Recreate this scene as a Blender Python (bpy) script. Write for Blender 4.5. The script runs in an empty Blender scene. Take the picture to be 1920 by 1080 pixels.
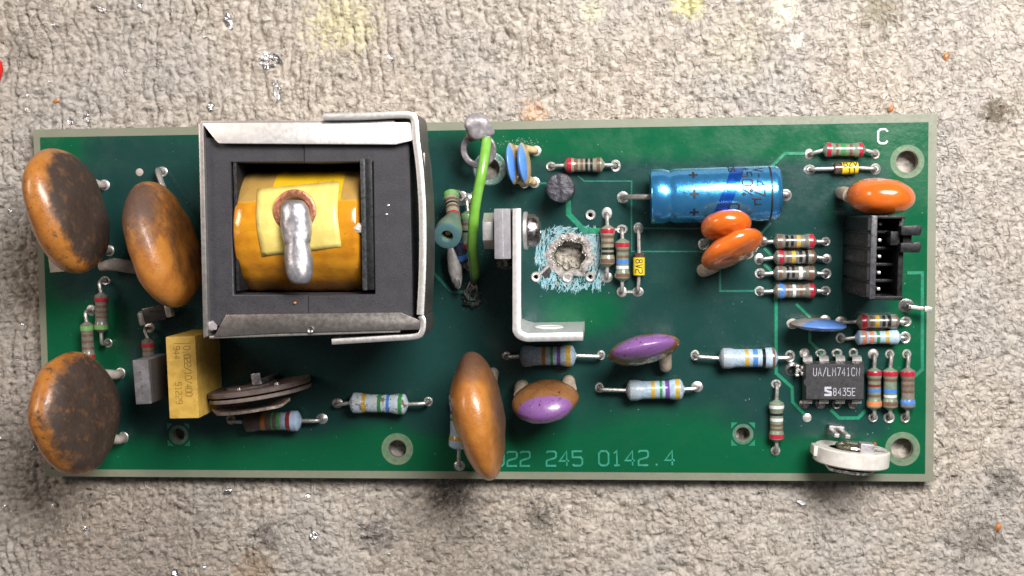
import bpy, bmesh, math, random
import numpy as np
from mathutils import Vector, Matrix, noise
from mathutils.geometry import delaunay_2d_cdt

random.seed(7)
R_ = math.radians
S = 0.001                      # everything below is written in millimetres
scn = bpy.context.scene
COL = scn.collection

# ------------------------------------------------------------------ camera
CAM = Vector((20.924, 13.516, 188.79))
rx = Vector((5.99444736e-02, 7.73487722e-02, -8.96789098e-03))
_a = rx.length
_Rm = Matrix.Rotation(_a, 3, rx / _a)
AX_R = Vector((_Rm[0][0], -_Rm[0][1], -_Rm[0][2]))
AX_D = Vector((_Rm[1][0], -_Rm[1][1], -_Rm[1][2]))
AX_F = Vector((_Rm[2][0], -_Rm[2][1], -_Rm[2][2]))
FPX = 2200.0
cam = bpy.data.cameras.new("camera")
cam.sensor_width = 36.0
cam.lens = FPX / 1920.0 * 36.0
cam.clip_start = 0.01
cam.clip_end = 10.0
cam.dof.use_dof = True
cam.dof.focus_distance = 0.181
cam.dof.aperture_fstop = 34.0
camo = bpy.data.objects.new("camera", cam)
COL.objects.link(camo)
_m = Matrix((AX_R, -AX_D, -AX_F)).transposed().to_4x4()
_m.translation = CAM * S
camo.matrix_world = _m
scn.camera = camo


def at(px, py, z=0.0):
    """the point at height z (mm above the board) seen at photo pixel px,py"""
    d = AX_F + AX_R * ((px - 960) / FPX) + AX_D * ((py - 540) / FPX)
    return CAM + d * ((z - CAM.z) / d.z)


# ------------------------------------------------------------------ light
w = bpy.data.worlds.new("World")
scn.world = w
w.use_nodes = True
w.node_tree.nodes["Background"].inputs[0].default_value = (0.92, 0.96, 1.0, 1)
w.node_tree.nodes["Background"].inputs[1].default_value = 0.10


def area(name, loc, target, sx, sy, power, col):
    l = bpy.data.lights.new(name, 'AREA')
    l.shape = 'RECTANGLE'
    l.size, l.size_y = sx * S, sy * S
    l.energy = power
    l.color = col
    o = bpy.data.objects.new(name, l)
    COL.objects.link(o)
    o.location = Vector(loc) * S
    o.rotation_euler = (Vector(target) - Vector(loc)).to_track_quat('-Z', 'Y').to_euler()
    return o


area("lamp_tube", (98, 122, 205), (30, 8, 0), 130, 78, 1.34, (1.0, 0.975, 0.94))
area("lamp_side", (-235, 110, 200), (-40, 0, 0), 110, 70, 0.32, (1.0, 0.84, 0.72))
scn.view_settings.view_transform = 'Standard'
scn.view_settings.look = 'None'
scn.view_settings.exposure = 0.0
scn.view_settings.gamma = 1.0


# ------------------------------------------------------------------ colours / materials
def srgb(r, g, b):
    def f(c):
        c /= 255.0
        return c / 12.92 if c <= 0.04045 else ((c + 0.055) / 1.055) ** 2.4
    return (f(r), f(g), f(b))


class NT:
    def __init__(s, name):
        s.m = bpy.data.materials.new(name)
        s.m.use_nodes = True
        s.t = s.m.node_tree
        s.b = s.t.nodes["Principled BSDF"]

    def n(s, typ, **kw):
        nd = s.t.nodes.new(typ)
        for k, v in kw.items():
            if k.startswith("i_"):
                key = k[2:]
                key = int(key) if key.isdigit() else key
                nd.inputs[key].default_value = v
            else:
                setattr(nd, k, v)
        return nd

    def l(s, a, b):
        s.t.links.new(a, b)

    def coord(s, seed=0.0):
        tc = s.n('ShaderNodeTexCoord')
        mp = s.n('ShaderNodeMapping')
        mp.inputs['Scale'].default_value = (1000, 1000, 1000)
        mp.inputs['Location'].default_value = (0, 0, 0)
        s.l(tc.outputs['Object'], mp.inputs['Vector'])
        s.raw = mp.outputs['Vector']
        if seed:
            ad = s.n('ShaderNodeVectorMath', operation='ADD')
            ad.inputs[1].default_value = (seed * 13.7, seed * 7.3, seed * 3.1)
            s.l(s.raw, ad.inputs[0])
            s.vec = ad.outputs[0]
        else:
            s.vec = s.raw
        return s.vec

    def noise(s, scale, detail=4.0, rough=0.6, vec=None, dist=0.0):
        nd = s.n('ShaderNodeTexNoise')
        nd.inputs['Scale'].default_value = scale
        nd.inputs['Detail'].default_value = detail
        nd.inputs['Roughness'].default_value = rough
        nd.inputs['Distortion'].default_value = dist
        s.l(vec or s.vec, nd.inputs['Vector'])
        return nd.outputs['Fac']

    def rng(s, val, lo, hi, a=0.0, b=1.0, smooth=True):
        nd = s.n('ShaderNodeMapRange')
        nd.interpolation_type = 'SMOOTHSTEP' if smooth else 'LINEAR'
        for k, v in ((1, lo), (2, hi), (3, a), (4, b)):
            nd.inputs[k].default_value = v
        s.l(val, nd.inputs[0])
        return nd.outputs[0]

    def math(s, op, a, b=None):
        nd = s.n('ShaderNodeMath', operation=op)
        for i, x in enumerate((a, b)):
            if x is None:
                continue
            if isinstance(x, (int, float)):
                nd.inputs[i].default_value = x
            else:
                s.l(x, nd.inputs[i])
        return nd.outputs[0]

    def mix(s, fac, a, b):
        nd = s.n('ShaderNodeMix', data_type='RGBA')
        for i, x in ((0, fac), (6, a), (7, b)):
            if isinstance(x, tuple):
                nd.inputs[i].default_value = (*x[:3], 1)
            elif isinstance(x, (int, float)):
                nd.inputs[i].default_value = x
            else:
                s.l(x, nd.inputs[i])
        return nd.outputs[2]


_seed = [0]


def pmat(name, col, rough=0.5, metal=0.0, col2=None, ns=0.8, spots=(), grads=(), bump=0.0, bs=3.0,
         coat=0.0, rvar=0.15, spec=0.5, sub=0.0, trans=0.0, matte=False, lo=0.35, hi=0.65):
    """grads: (axis, lo, hi, noise amount, noise scale, colour); spots: (colour, scale, lo, hi)"""
    _seed[0] += 1
    t = NT(name)
    t.coord(_seed[0])
    c = col
    if col2:
        c = t.mix(t.rng(t.noise(ns), lo, hi), col, col2)
    grime = None
    for (ax, glo, ghi, na, nsc, gc) in grads:
        dp = t.n('ShaderNodeVectorMath', operation='DOT_PRODUCT')
        dp.inputs[1].default_value = ax
        t.l(t.raw, dp.inputs[0])
        v = dp.outputs['Value']
        if na:
            v = t.math('ADD', v, t.math('MULTIPLY', t.math('SUBTRACT', t.noise(nsc, 6, 0.7), 0.5), na))
        gm = t.rng(v, glo, ghi)
        c = t.mix(gm, c, gc)
        if matte:
            grime = gm if grime is None else t.math('MAXIMUM', grime, gm)
    for (sc, scale, slo, shi) in spots:
        c = t.mix(t.rng(t.noise(scale, 5, 0.65), slo, shi), c, sc)
    if isinstance(c, tuple):
        t.b.inputs['Base Color'].default_value = (*c, 1)
    else:
        t.l(c, t.b.inputs['Base Color'])
    t.b.inputs['Metallic'].default_value = metal
    t.b.inputs['Specular IOR Level'].default_value = spec
    t.b.inputs['Coat Weight'].default_value = coat
    t.b.inputs['Coat Roughness'].default_value = 0.15
    if sub:
        t.b.inputs['Subsurface Weight'].default_value = sub
        t.b.inputs['Subsurface Radius'].default_value = (0.001, 0.0006, 0.0003)
        t.b.inputs['Subsurface Scale'].default_value = 1.0
    if trans:
        t.b.inputs['Transmission Weight'].default_value = trans
    if rvar:
        rr_ = t.rng(t.noise(1.7, 3), 0.3, 0.7, max(0.03, rough - rvar), min(1, rough + rvar))
        if grime is not None:
            rr_ = t.math('ADD', rr_, t.math('MULTIPLY', grime, 0.3))
            t.l(t.math('MULTIPLY', t.math('SUBTRACT', 1.0, grime), coat), t.b.inputs['Coat Weight'])
        t.l(rr_, t.b.inputs['Roughness'])
    else:
        t.b.inputs['Roughness'].default_value = rough
    if bump:
        bn = t.n('ShaderNodeBump')
        bn.inputs['Strength'].default_value = 1.0
        bn.inputs['Distance'].default_value = bump * S
        t.l(t.noise(bs, 4, 0.65), bn.inputs['Height'])
        t.l(bn.outputs[0], t.b.inputs['Normal'])
    return t.m


# ------------------------------------------------------------------ mesh helpers (mm)
class MB:
    def __init__(s):
        s.V, s.F, s.I = [], [], []

    def add(s, vf, mi=0, M=None):
        V, F = vf
        o = len(s.V)
        if M is not None:
            V = [M @ Vector(v) for v in V]
        s.V += [tuple(v) for v in V]
        s.F += [tuple(i + o for i in f) for f in F]
        s.I += [mi] * len(F)
        return s


def tag(o, label=None, cat=None, group=None, kind=None):
    for k, v in (("label", label), ("category", cat), ("group", group), ("kind", kind)):
        if v:
            o[k] = v
    return o


def build(name, geo, mats, parent=None, M=None, smooth=35, label=None, kind=None):
    mb = geo if isinstance(geo, MB) else MB().add(geo)
    me = bpy.data.meshes.new(name)
    me.from_pydata([(x * S, y * S, z * S) for x, y, z in mb.V], [], mb.F)
    for m in (mats if isinstance(mats, (list, tuple)) else [mats]):
        me.materials.append(m)
    if any(mb.I):
        me.polygons.foreach_set('material_index', mb.I)
    bm = bmesh.new()
    bm.from_mesh(me)
    bmesh.ops.recalc_face_normals(bm, faces=bm.faces)
    bm.to_mesh(me)
    bm.free()
    if smooth:
        me.polygons.foreach_set('use_smooth', [True] * len(me.polygons))
        me.set_sharp_from_angle(angle=R_(smooth))
    me.update()
    o = bpy.data.objects.new(name, me)
    COL.objects.link(o)
    if parent is not None:
        o.parent = parent
    if M is not None:
        mm = M.copy()
        mm.translation = M.translation * S
        o.matrix_local = mm
    return tag(o, label=label, kind=kind)


def empty(name, parent=None, M=None, label=None):
    o = bpy.data.objects.new(name, None)
    o.empty_display_size = 0.002
    COL.objects.link(o)
    if parent is not None:
        o.parent = parent
    if M is not None:
        mm = M.copy()
        mm.translation = M.translation * S
        o.matrix_local = mm
    return tag(o, label=label)


def frame(o, ang=0.0, lean=0.0, roll=0.0):
    return (Matrix.Translation(o) @ Matrix.Rotation(R_(ang), 4, 'Z') @ Matrix.Rotation(R_(lean), 4, 'X')
            @ Matrix.Rotation(R_(roll), 4, 'Y'))


def lathe(prof, n=24, axis='X', closed=False):
    """prof: (axial, radius)"""
    V, F = [], []
    rings = []
    for (a, r) in prof:
        if r < 1e-6:
            rings.append([len(V)])
            V.append((a, 0, 0))
        else:
            rings.append(list(range(len(V), len(V) + n)))
            for k in range(n):
                t = 2 * math.pi * k / n
                V.append((a, r * math.cos(t), r * math.sin(t)))
    m = len(rings)
    for i in range(m if closed else m - 1):
        A, B = rings[i], rings[(i + 1) % m]
        for k in range(n):
            k2 = (k + 1) % n
            if len(A) == 1 and len(B) == 1:
                break
            if len(A) == 1:
                F.append((A[0], B[k], B[k2]))
            elif len(B) == 1:
                F.append((A[k], B[0], A[k2]))
            else:
                F.append((A[k], B[k], B[k2], A[k2]))
    if axis == 'Z':
        V = [(y, z, x) for x, y, z in V]
    elif axis == 'Y':
        V = [(z, x, y) for x, y, z in V]
    return V, F


def smooth_path(pts, sub=4):
    pts = [Vector(p) for p in pts]
    if len(pts) < 3:
        return pts
    P = [pts[0] * 2 - pts[1]] + pts + [pts[-1] * 2 - pts[-2]]
    out = []
    for i in range(1, len(P) - 2):
        p0, p1, p2, p3 = P[i - 1:i + 3]
        for k in range(sub):
            t = k / sub
            out.append(0.5 * ((2 * p1) + (p2 - p0) * t + (2 * p0 - 5 * p1 + 4 * p2 - p3) * t * t
                              + (3 * p1 - p0 - 3 * p2 + p3) * t ** 3))
    out.append(pts[-1])
    return out


def tube(pts, r, n=10, caps=True):
    pts = [Vector(p) for p in pts]
    rs = r if isinstance(r, (list, tuple)) else [r] * len(pts)
    V, F = [], []
    up = None
    for i, p in enumerate(pts):
        d = (pts[min(i + 1, len(pts) - 1)] - pts[max(i - 1, 0)]).normalized()
        if up is None:
            up = d.orthogonal().normalized()
        up = (up - d * up.dot(d)).normalized()
        b = d.cross(up)
        for k in range(n):
            t = 2 * math.pi * k / n
            V.append(p + (up * math.cos(t) + b * math.sin(t)) * rs[i])
    for i in range(len(pts) - 1):
        for k in range(n):
            k2 = (k + 1) % n
            F.append((i * n + k, i * n + k2, (i + 1) * n + k2, (i + 1) * n + k))
    if caps:
        F.append(tuple(range(n))[::-1])
        F.append(tuple((len(pts) - 1) * n + k for k in range(n)))
    return V, F


def from_bm(bm):
    bm.verts.index_update()
    V = [v.co.copy() for v in bm.verts]
    F = [tuple(v.index for v in f.verts) for f in bm.faces]
    bm.free()
    return V, F


def box(x0, x1, y0, y1, z0, z1, bev=0.1, seg=2):
    bm = bmesh.new()
    bmesh.ops.create_cube(bm, size=1.0)
    for v in bm.verts:
        v.co = Vector(((x0 + x1) / 2 + v.co.x * (x1 - x0), (y0 + y1) / 2 + v.co.y * (y1 - y0),
                       (z0 + z1) / 2 + v.co.z * (z1 - z0)))
    if bev:
        bmesh.ops.bevel(bm, geom=bm.edges[:], offset=bev, segments=seg, profile=0.6, affect='EDGES')
    return from_bm(bm)


def prism(poly, z0, z1, bev=0.0, seg=2):
    bm = bmesh.new()
    vs = [bm.verts.new((p[0], p[1], z0)) for p in poly]
    f = bm.faces.new(vs)
    r = bmesh.ops.extrude_face_region(bm, geom=[f])
    for v in r['geom']:
        if isinstance(v, bmesh.types.BMVert):
            v.co.z = z1
    bmesh.ops.recalc_face_normals(bm, faces=bm.faces)
    if bev:
        bmesh.ops.bevel(bm, geom=bm.edges[:], offset=bev, segments=seg, profile=0.6, affect='EDGES')
    return from_bm(bm)


def offset_poly(poly, wd):
    """miter offset of an open 2-D polyline: two side lists"""
    L, Rr = [], []
    n = len(poly)
    closed = (Vector(poly[0]) - Vector(poly[-1])).length < 1e-6
    for i in range(n):
        p = Vector(poly[i][:2])
        a = Vector(poly[i - 1][:2]) if i else (Vector(poly[-2][:2]) if closed else None)
        b = Vector(poly[i + 1][:2]) if i < n - 1 else (Vector(poly[1][:2]) if closed else None)
        d1 = (p - a).normalized() if a is not None else (b - p).normalized()
        d2 = (b - p).normalized() if b is not None else d1
        n1 = Vector((-d1.y, d1.x))
        n2 = Vector((-d2.y, d2.x))
        m = (n1 + n2)
        m = m.normalized() if m.length > 1e-4 else n1
        k = min(1.6, 1 / max(0.3, m.dot(n1)))
        L.append(p + m * wd * k)
        Rr.append(p - m * wd * k)
    return L, Rr


def ribbon(poly, wid, h, fn=None, sh=0.06, step=None):
    """raised track: trapezoid section along a 2-D polyline, mapped by fn(u,v,h)"""
    fn = fn or (lambda u, v, q: (u, v, q))
    if step:
        q = [Vector(poly[0][:2])]
        for b in poly[1:]:
            b = Vector(b[:2])
            a = q[-1]
            k = max(1, int((b - a).length / step))
            q += [a.lerp(b, (i + 1) / k) for i in range(k)]
        poly = q
    L, Rr = offset_poly(poly, wid / 2)
    l2, r2 = offset_poly(poly, max(0.02, wid / 2 - sh))
    V, F = [], []
    n = len(poly)
    for i in range(n):
        V += [fn(L[i].x, L[i].y, 0), fn(l2[i].x, l2[i].y, h), fn(r2[i].x, r2[i].y, h), fn(Rr[i].x, Rr[i].y, 0)]
    for i in range(n - 1):
        for k in range(3):
            F.append((i * 4 + k, i * 4 + k + 1, i * 4 + 5 + k, i * 4 + 4 + k))
    F.append((0, 1, 2, 3))
    F.append(tuple((n - 1) * 4 + k for k in (3, 2, 1, 0)))
    return V, F


def blob(r, sq=(1, 1, 1), amp=0.15, ns=1.0, sub=3, seed=0.0):
    bm = bmesh.new()
    bmesh.ops.create_icosphere(bm, subdivisions=sub, radius=1.0)
    for v in bm.verts:
        k = 1 + amp * noise.noise(v.co * ns * 1.7 + Vector((seed, seed * 2.3, 1.1)))
        v.co = Vector((v.co.x * sq[0], v.co.y * sq[1], v.co.z * sq[2])) * r * k
    return from_bm(bm)


GLY = {
    '0': [[(0, 1), (0, 5), (1, 6), (3, 6), (4, 5), (4, 1), (3, 0), (1, 0), (0, 1)]],
    '1': [[(.8, 5), (2, 6), (2, 0)], [(.8, 0), (3.2, 0)]],
    '2': [[(0, 5.4), (.6, 6), (3.4, 6), (4, 5.4), (4, 3.8), (3.4, 3.2), (.6, 2.4), (0, 1.8), (0, 0), (4, 0)]],
    '3': [[(0, 6), (4, 6), (1.7, 3.6), (3.2, 3.5), (4, 2.6), (4, .9), (3.1, 0), (.9, 0), (0, .8)]],
    '4': [[(3, 0), (3, 6), (0, 2), (4, 2)]],
    '5': [[(4, 6), (0, 6), (0, 3.5), (3.2, 3.5), (4, 2.7), (4, .8), (3.2, 0), (.6, 0), (0, .6)]],
    '7': [[(0, 6), (4, 6), (1.5, 0)]],
    '8': [[(2, 3.2), (.6, 3.6), (.2, 4.5), (.8, 5.8), (2, 6), (3.2, 5.8), (3.8, 4.5), (3.4, 3.6), (2, 3.2), (.6, 2.8),
           (0, 1.6), (.7, .3), (2, 0), (3.3, .3), (4, 1.6), (3.4, 2.8), (2, 3.2)]],
    '9': [[(4, 3.6), (3.2, 2.8), (.8, 2.8), (0, 3.6), (0, 5.2), (.8, 6), (3.2, 6), (4, 5.2), (4, 1), (3.2, 0), (.6, 0)]],
    '.': [[(1.6, .2), (2.4, .2)]], ',': [[(2.2, .6), (1.6, -.8)]],
    '/': [[(0, -.5), (4, 6.5)]], '-': [[(.5, 3), (3.5, 3)]],
    '+': [[(.2, 3), (3.8, 3)], [(2, 1.2), (2, 4.8)]],
    'U': [[(0, 6), (0, 1), (1, 0), (3, 0), (4, 1), (4, 6)]],
    'A': [[(0, 0), (2, 6), (4, 0)], [(.8, 2), (3.2, 2)]],
    'L': [[(0, 6), (0, 0), (4, 0)]], 'M': [[(0, 0), (0, 6), (2, 2.6), (4, 6), (4, 0)]],
    'C': [[(4, 5), (3, 6), (1, 6), (0, 5), (0, 1), (1, 0), (3, 0), (4, 1)]],
    'N': [[(0, 0), (0, 6), (4, 0), (4, 6)]], 'E': [[(4, 6), (0, 6), (0, 0), (4, 0)], [(0, 3.1), (3.3, 3.1)]],
    'V': [[(0, 6), (2, 0), (4, 6)]], 'Z': [[(0, 6), (4, 6), (0, 0), (4, 0)]],
    'B': [[(0, 0), (0, 6), (3, 6), (3.9, 5), (3.1, 3.3), (0, 3.2)], [(3, 3.2), (4, 2.2), (4, .9), (3, 0), (0, 0)]],
    '%': [[(0, 0), (4, 6)], [(.9, 6.2), (.1, 5.3), (.9, 4.4), (1.7, 5.3), (.9, 6.2)], [(3.1, 1.6), (2.3, .7), (3.1, -.2), (3.9, .7), (3.1, 1.6)]],
    'u': [[(0, -1.8), (.4, 4)], [(.4, 1), (1, 0), (2.6, 0), (3.4, 1), (3.6, 4)], [(3.5, 1), (4.2, 0)]],
    'p': [[(0, -2), (0, 4), (3, 4), (4, 3), (4, 1), (3, 0), (0, 0)]],
    's': [[(4, 3.6), (3, 4), (1, 4), (0, 3.2), (.6, 2.2), (3.3, 1.8), (4, .9), (3, 0), (.6, 0), (0, .5)]],
}


def text(mb, s, x, y, hgt, wid, fn=None, pitch=5.8, ang=0.0, h=0.03, asp=1.0, step=None):
    k = hgt / 6.0
    ca, sa = math.cos(R_(ang)), math.sin(R_(ang))
    for i, ch in enumerate(s):
        for j, st in enumerate(GLY.get(ch, [])):
            pl = []
            for (u, v) in st:
                uu, vv = (u * asp + i * pitch * asp) * k, v * k
                pl.append((x + uu * ca - vv * sa, y + uu * sa + vv * ca))
            mb.add(ribbon(pl, wid, h + 0.006 * j, fn, 0.04 if wid > .15 else .012, step))
    return mb


# ------------------------------------------------------------------ materials
TIN = pmat("tinned_wire", (0.60, 0.58, 0.56), 0.4, 0.75, (0.42, 0.39, 0.37), 1.5, rvar=.04, bump=0.02, bs=4)
SOLDER = pmat("solder", (0.70, 0.68, 0.66), 0.38, 0.75, (0.52, 0.50, 0.47), 1.3, rvar=.04, bump=0.05, bs=2.5)
SOLDER_W = pmat("aged_solder", (0.58, 0.55, 0.52), 0.45, 0.6, (0.36, 0.33, 0.31), 1.6, bump=0.05, bs=2.5)
SOLDER_DULL = pmat("dull_solder", (0.42, 0.40, 0.41), 0.42, 0.85, (0.2, 0.18, 0.18), 0.9, bump=0.08, bs=1.6)
STEEL = pmat("zinc_steel", (0.52, 0.49, 0.47), 0.42, 0.9, (0.44, 0.41, 0.40), 0.4, rvar=.04, bump=0.015, bs=5)
STEEL_EDGE = pmat("bright_steel", (0.72, 0.70, 0.68), 0.42, 0.85, (0.66, 0.64, 0.63), 3, rvar=.04, bump=0.015, bs=5)
STEEL_SHADED = pmat("zinc_shaded_face", (0.17, 0.16, 0.155), 0.45, 0.9, (0.24, 0.23, 0.22), 0.4, rvar=.04, bump=0.02, bs=4)  # same zinc as the frame, shade of the clip's sides put into the colour
ALU = pmat("aluminium", (0.80, 0.79, 0.79), 0.45, 0.75, (0.70, 0.69, 0.69), 1.2, rvar=.04, bump=0.015, bs=6)
BLACKP = pmat("black_plastic", (0.006, 0.006, 0.007), 0.45, 0, (0.01, 0.01, 0.011), 2.0, spec=.3, bump=0.02, bs=6)
BOBBIN = pmat("black_bobbin", (0.009, 0.0095, 0.01), 0.45, 0, (0.016, 0.016, 0.017), 0.8, spec=.35, bump=0.03, bs=4)
FERRITE = pmat("ferrite", (0.034, 0.032, 0.039), 0.6, 0, (0.025, 0.0235, 0.03), 0.35, bump=0.05, bs=5,
               spots=(((0.075, 0.072, 0.085), 4.5, 0.60, 0.72), ((0.02, 0.028, 0.035), 5.0, 0.64, 0.74)), lo=.3, hi=.7)
ICP = pmat("chip_epoxy", (0.024, 0.023, 0.027), 0.5, 0, (0.034, 0.032, 0.036), 1.2, bump=0.03, bs=9,
           spots=(((0.06, 0.06, 0.065), 9, 0.66, 0.75),))
GREYP = pmat("grey_epoxy", (0.25, 0.24, 0.26), 0.55, 0, (0.19, 0.18, 0.2), 0.8, bump=0.03, bs=6)
DARKGREY = pmat("dark_grey_epoxy", (0.16, 0.15, 0.165), 0.5, 0, (0.1, 0.095, 0.1), 0.7, bump=0.03, bs=6)
INK_BLACK = pmat("black_ink", (0.012, 0.012, 0.02), 0.5, 0, rvar=0)
INK_WHITE = pmat("pale_ink", (0.52, 0.51, 0.58), 0.6, 0, (0.3, 0.3, 0.35), 5.0, rvar=0)
COAT = pmat("beige_coating", (0.50, 0.42, 0.33), 0.5, 0, (0.36, 0.29, 0.22), 0.9, bump=0.03, bs=4)
GREYCOAT = pmat("grey_coating", (0.42, 0.37, 0.33), 0.55, 0, (0.3, 0.26, 0.23), 0.9, bump=0.04, bs=3)

BODY = {
    'beige': pmat("resistor_beige", (0.27, 0.26, 0.19), 0.3, 0, (0.20, 0.205, 0.15), 1.0, coat=0.5, bump=.015, bs=6,
                  spots=(((0.10, 0.09, 0.07), 2.6, 0.66, 0.78),)),
    'green': pmat("resistor_green", (0.20, 0.25, 0.18), 0.3, 0, (0.15, 0.19, 0.135), 1.0, coat=0.5, bump=.015, bs=6,
                  spots=(((0.09, 0.08, 0.06), 2.3, 0.66, 0.78),)),
    'grey': pmat("resistor_grey", (0.19, 0.18, 0.15), 0.3, 0, (0.13, 0.125, 0.105), 1.0, coat=0.5, bump=.015, bs=6,
                 spots=(((0.07, 0.06, 0.055), 2.0, 0.62, 0.78),)),
    'blue': pmat("resistor_pale_blue", (0.40, 0.55, 0.70), 0.35, 0, (0.34, 0.46, 0.58), 1.0, coat=0.4, bump=.02, bs=5,
                 spots=(((0.25, 0.33, 0.4), 4, 0.58, 0.74),)),
    'sooty': pmat("resistor_sooty_blue", (0.42, 0.55, 0.68), 0.45, 0, (0.3, 0.39, 0.48), 2.2, bump=.03, bs=5,
                  spots=(((0.04, 0.045, 0.05), 4.5, 0.60, 0.68),), lo=.35, hi=.6,
                  grads=(((-1, 0, 0), 0.9, 6.4, 5.4, 3.8, (0.05, 0.055, 0.06)),)),
    'dusty': pmat("resistor_dusty_blue", (0.40, 0.53, 0.66), 0.4, 0, (0.3, 0.38, 0.46), 1.4, coat=.2, bump=.03, bs=5,
                  spots=(((0.10, 0.12, 0.14), 6, 0.58, 0.66),),
                  grads=(((-1, 0, 0), 1.2, 4.5, 2.4, 3.0, (0.34, 0.38, 0.42)),)),
    'burnt': pmat("resistor_scorched", (0.44, 0.57, 0.68), 0.35, 0, (0.5, 0.55, 0.58), 1.2, coat=.3, bump=.05, bs=2,
                  spots=(((0.20, 0.145, 0.12), 0.7, 0.52, 0.57), ((0.55, 0.5, 0.46), 1.3, 0.58, 0.63), ((.05, .035, .03), 1.9, .62, .66))),
    'brown': pmat("resistor_heat_browned", (0.36, 0.46, 0.62), 0.45, 0, (0.3, 0.38, 0.5), 1.2, bump=.03, bs=4,
                  grads=(((-1, 0, 0), -3.2, -0.6, 1.6, 1.0, (0.075, 0.05, 0.045)),)),
}
BAND = {k: pmat("band_" + k, c, 0.32, 0, tuple(x * .72 for x in c), 2.5, coat=0.5, rvar=0.1) for k, c in {
    'red': (0.42, 0.02, 0.04), 'brown': (0.17, 0.09, 0.058), 'black': (0.012, 0.012, 0.015), 'gold': (0.58, 0.36, 0.05),
    'orange': (0.72, 0.22, 0.07), 'blue': (0.07, 0.22, 0.62), 'green': (0.045, 0.26, 0.07), 'white': (0.72, 0.73, 0.71),
    'purple': (0.14, 0.07, 0.30), 'lime': (0.19, 0.42, 0.13), 'salmon': (0.78, 0.28, 0.16), 'maroon': (0.22, 0.03, 0.03),
    'ochre': (0.40, 0.2, 0.03), 'rust': (0.36, 0.12, 0.02)}.items()}

# ------------------------------------------------------------------ felt (the surface)
rng = np.random.default_rng(3)


def vnoise(x, y, seed):
    r = np.random.default_rng(seed)
    T = r.random((256, 256))
    xi, yi = np.floor(x).astype(int), np.floor(y).astype(int)
    fx, fy = x - xi, y - yi
    fx = fx * fx * (3 - 2 * fx)
    fy = fy * fy * (3 - 2 * fy)
    g = lambda a, b: T[a & 255, b & 255]
    return (g(xi, yi) * (1 - fx) + g(xi + 1, yi) * fx) * (1 - fy) + (g(xi, yi + 1) * (1 - fx) + g(xi + 1, yi + 1) * fx) * fy


def tufts(x, y, pw, ph, jit, seed):
    """distance to the nearest jittered knot of a knit with pitch pw x ph"""
    r = np.random.default_rng(seed)
    J = r.random((256, 256, 3))
    u, v = x / pw, y / ph
    ui = np.floor(u).astype(int)
    best = np.full(x.shape, 9.0)
    sec = np.full(x.shape, 9.0)
    for du in (-1, 0, 1):
        cu = ui + du
        vs = v + 0.5 * (cu & 1)
        vi = np.floor(vs).astype(int)
        for dv in (-1, 0, 1):
            cv = vi + dv
            j = J[cu & 255, cv & 255]
            dx = (cu + 0.5 + (j[..., 0] - 0.5) * jit[0] - u)
            dy = (cv + 0.5 + (j[..., 1] - 0.5) * jit[1] - vs)
            d = np.sqrt(dx * dx * 1.15 + dy * dy) / (0.75 + 0.5 * j[..., 2])
            sec = np.minimum(sec, np.maximum(d, best))
            best = np.minimum(best, d)
    return best, sec


FX0, FX1, FY0, FY1 = -112.0, 112.0, -74.0, 74.0
FZ = -2.75
STEP = 0.25


def felt_height(x, y):
    wx = x + (vnoise(x / 6, y / 6, 1) - 0.5) * 3.0 + (vnoise(x / 1.7, y / 1.7, 21) - 0.5) * 1.0
    wy = y + (vnoise(x / 5, y / 5, 2) - 0.5) * 2.4 + (vnoise(x / 1.5, y / 1.5, 22) - 0.5) * 1.1
    a, a2 = tufts(wx, wy, 2.0, 1.75, (0.45, 0.9), 5)
    b, b2 = tufts(wx + 3, wy, 1.05, 0.85, (0.95, 0.95), 6)
    k = np.clip(0.68 - x / 170 + y / 150 + (vnoise(x / 22, y / 22, 9) - .5) * 1.0, 0.1, 0.95)      # knit shows more on the left
    h1 = np.clip((a2 - a) * 1.7, 0, 1) ** 0.6
    h2 = np.clip((b2 - b) * 1.6, 0, 1) ** 0.7
    h = 0.46 * h1 * k + 0.25 * h2 * (1.15 - k)
    wal = np.abs(((wx + (vnoise(x / 9, y / 30, 31) - .5) * 2.5) / 2.05) % 1.0 - .5) * 2            # furrows between the knit's columns
    h -= 0.62 * np.clip((wal - .66) * 3.5, 0, 1) * np.clip(k * 1.7 - .5, 0, 1) * np.clip(vnoise(x / 2.5, y / 4, 33) * 2 - .3, 0, 1)
    fr = np.abs(vnoise(wx / .5, wy / .62, 10) - .5) * 2
    h += (0.5 - fr) * 0.22 + (vnoise(x / .3, y / .3, 11) - .5) * 0.24
    h += (vnoise(x / 4, y / 4, 12) - .5) * 0.5 + (vnoise(x / 16, y / 16, 13) - .5) * 0.6
    h -= 0.5 * np.clip((vnoise(x / 1.1 + 7, y / 1.0, 14) - .72) * 6, 0, 1)
    return FZ + h - 0.3


nx, ny = int((FX1 - FX0) / STEP) + 1, int((FY1 - FY0) / STEP) + 1
gx, gy = np.meshgrid(np.linspace(FX0, FX1, nx), np.linspace(FY0, FY1, ny))
gz = felt_height(gx, gy)
co = np.stack([gx, gy, gz], -1).reshape(-1, 3) * S
idx = np.arange(nx * ny).reshape(ny, nx)
quads = np.stack([idx[:-1, :-1], idx[:-1, 1:], idx[1:, 1:], idx[1:, :-1]], -1).reshape(-1)


def fast_mesh(name, co, loops, per):
    me = bpy.data.meshes.new(name)
    me.vertices.add(len(co))
    me.vertices.foreach_set('co', co.astype(np.float32).ravel())
    nf = len(loops) // per
    me.loops.add(len(loops))
    me.loops.foreach_set('vertex_index', loops.astype(np.int32))
    me.polygons.add(nf)
    me.polygons.foreach_set('loop_start', np.arange(0, nf * per, per, dtype=np.int32))
    me.polygons.foreach_set('use_smooth', np.ones(nf, dtype=bool))
    me.update(calc_edges=True)
    return me


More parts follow.
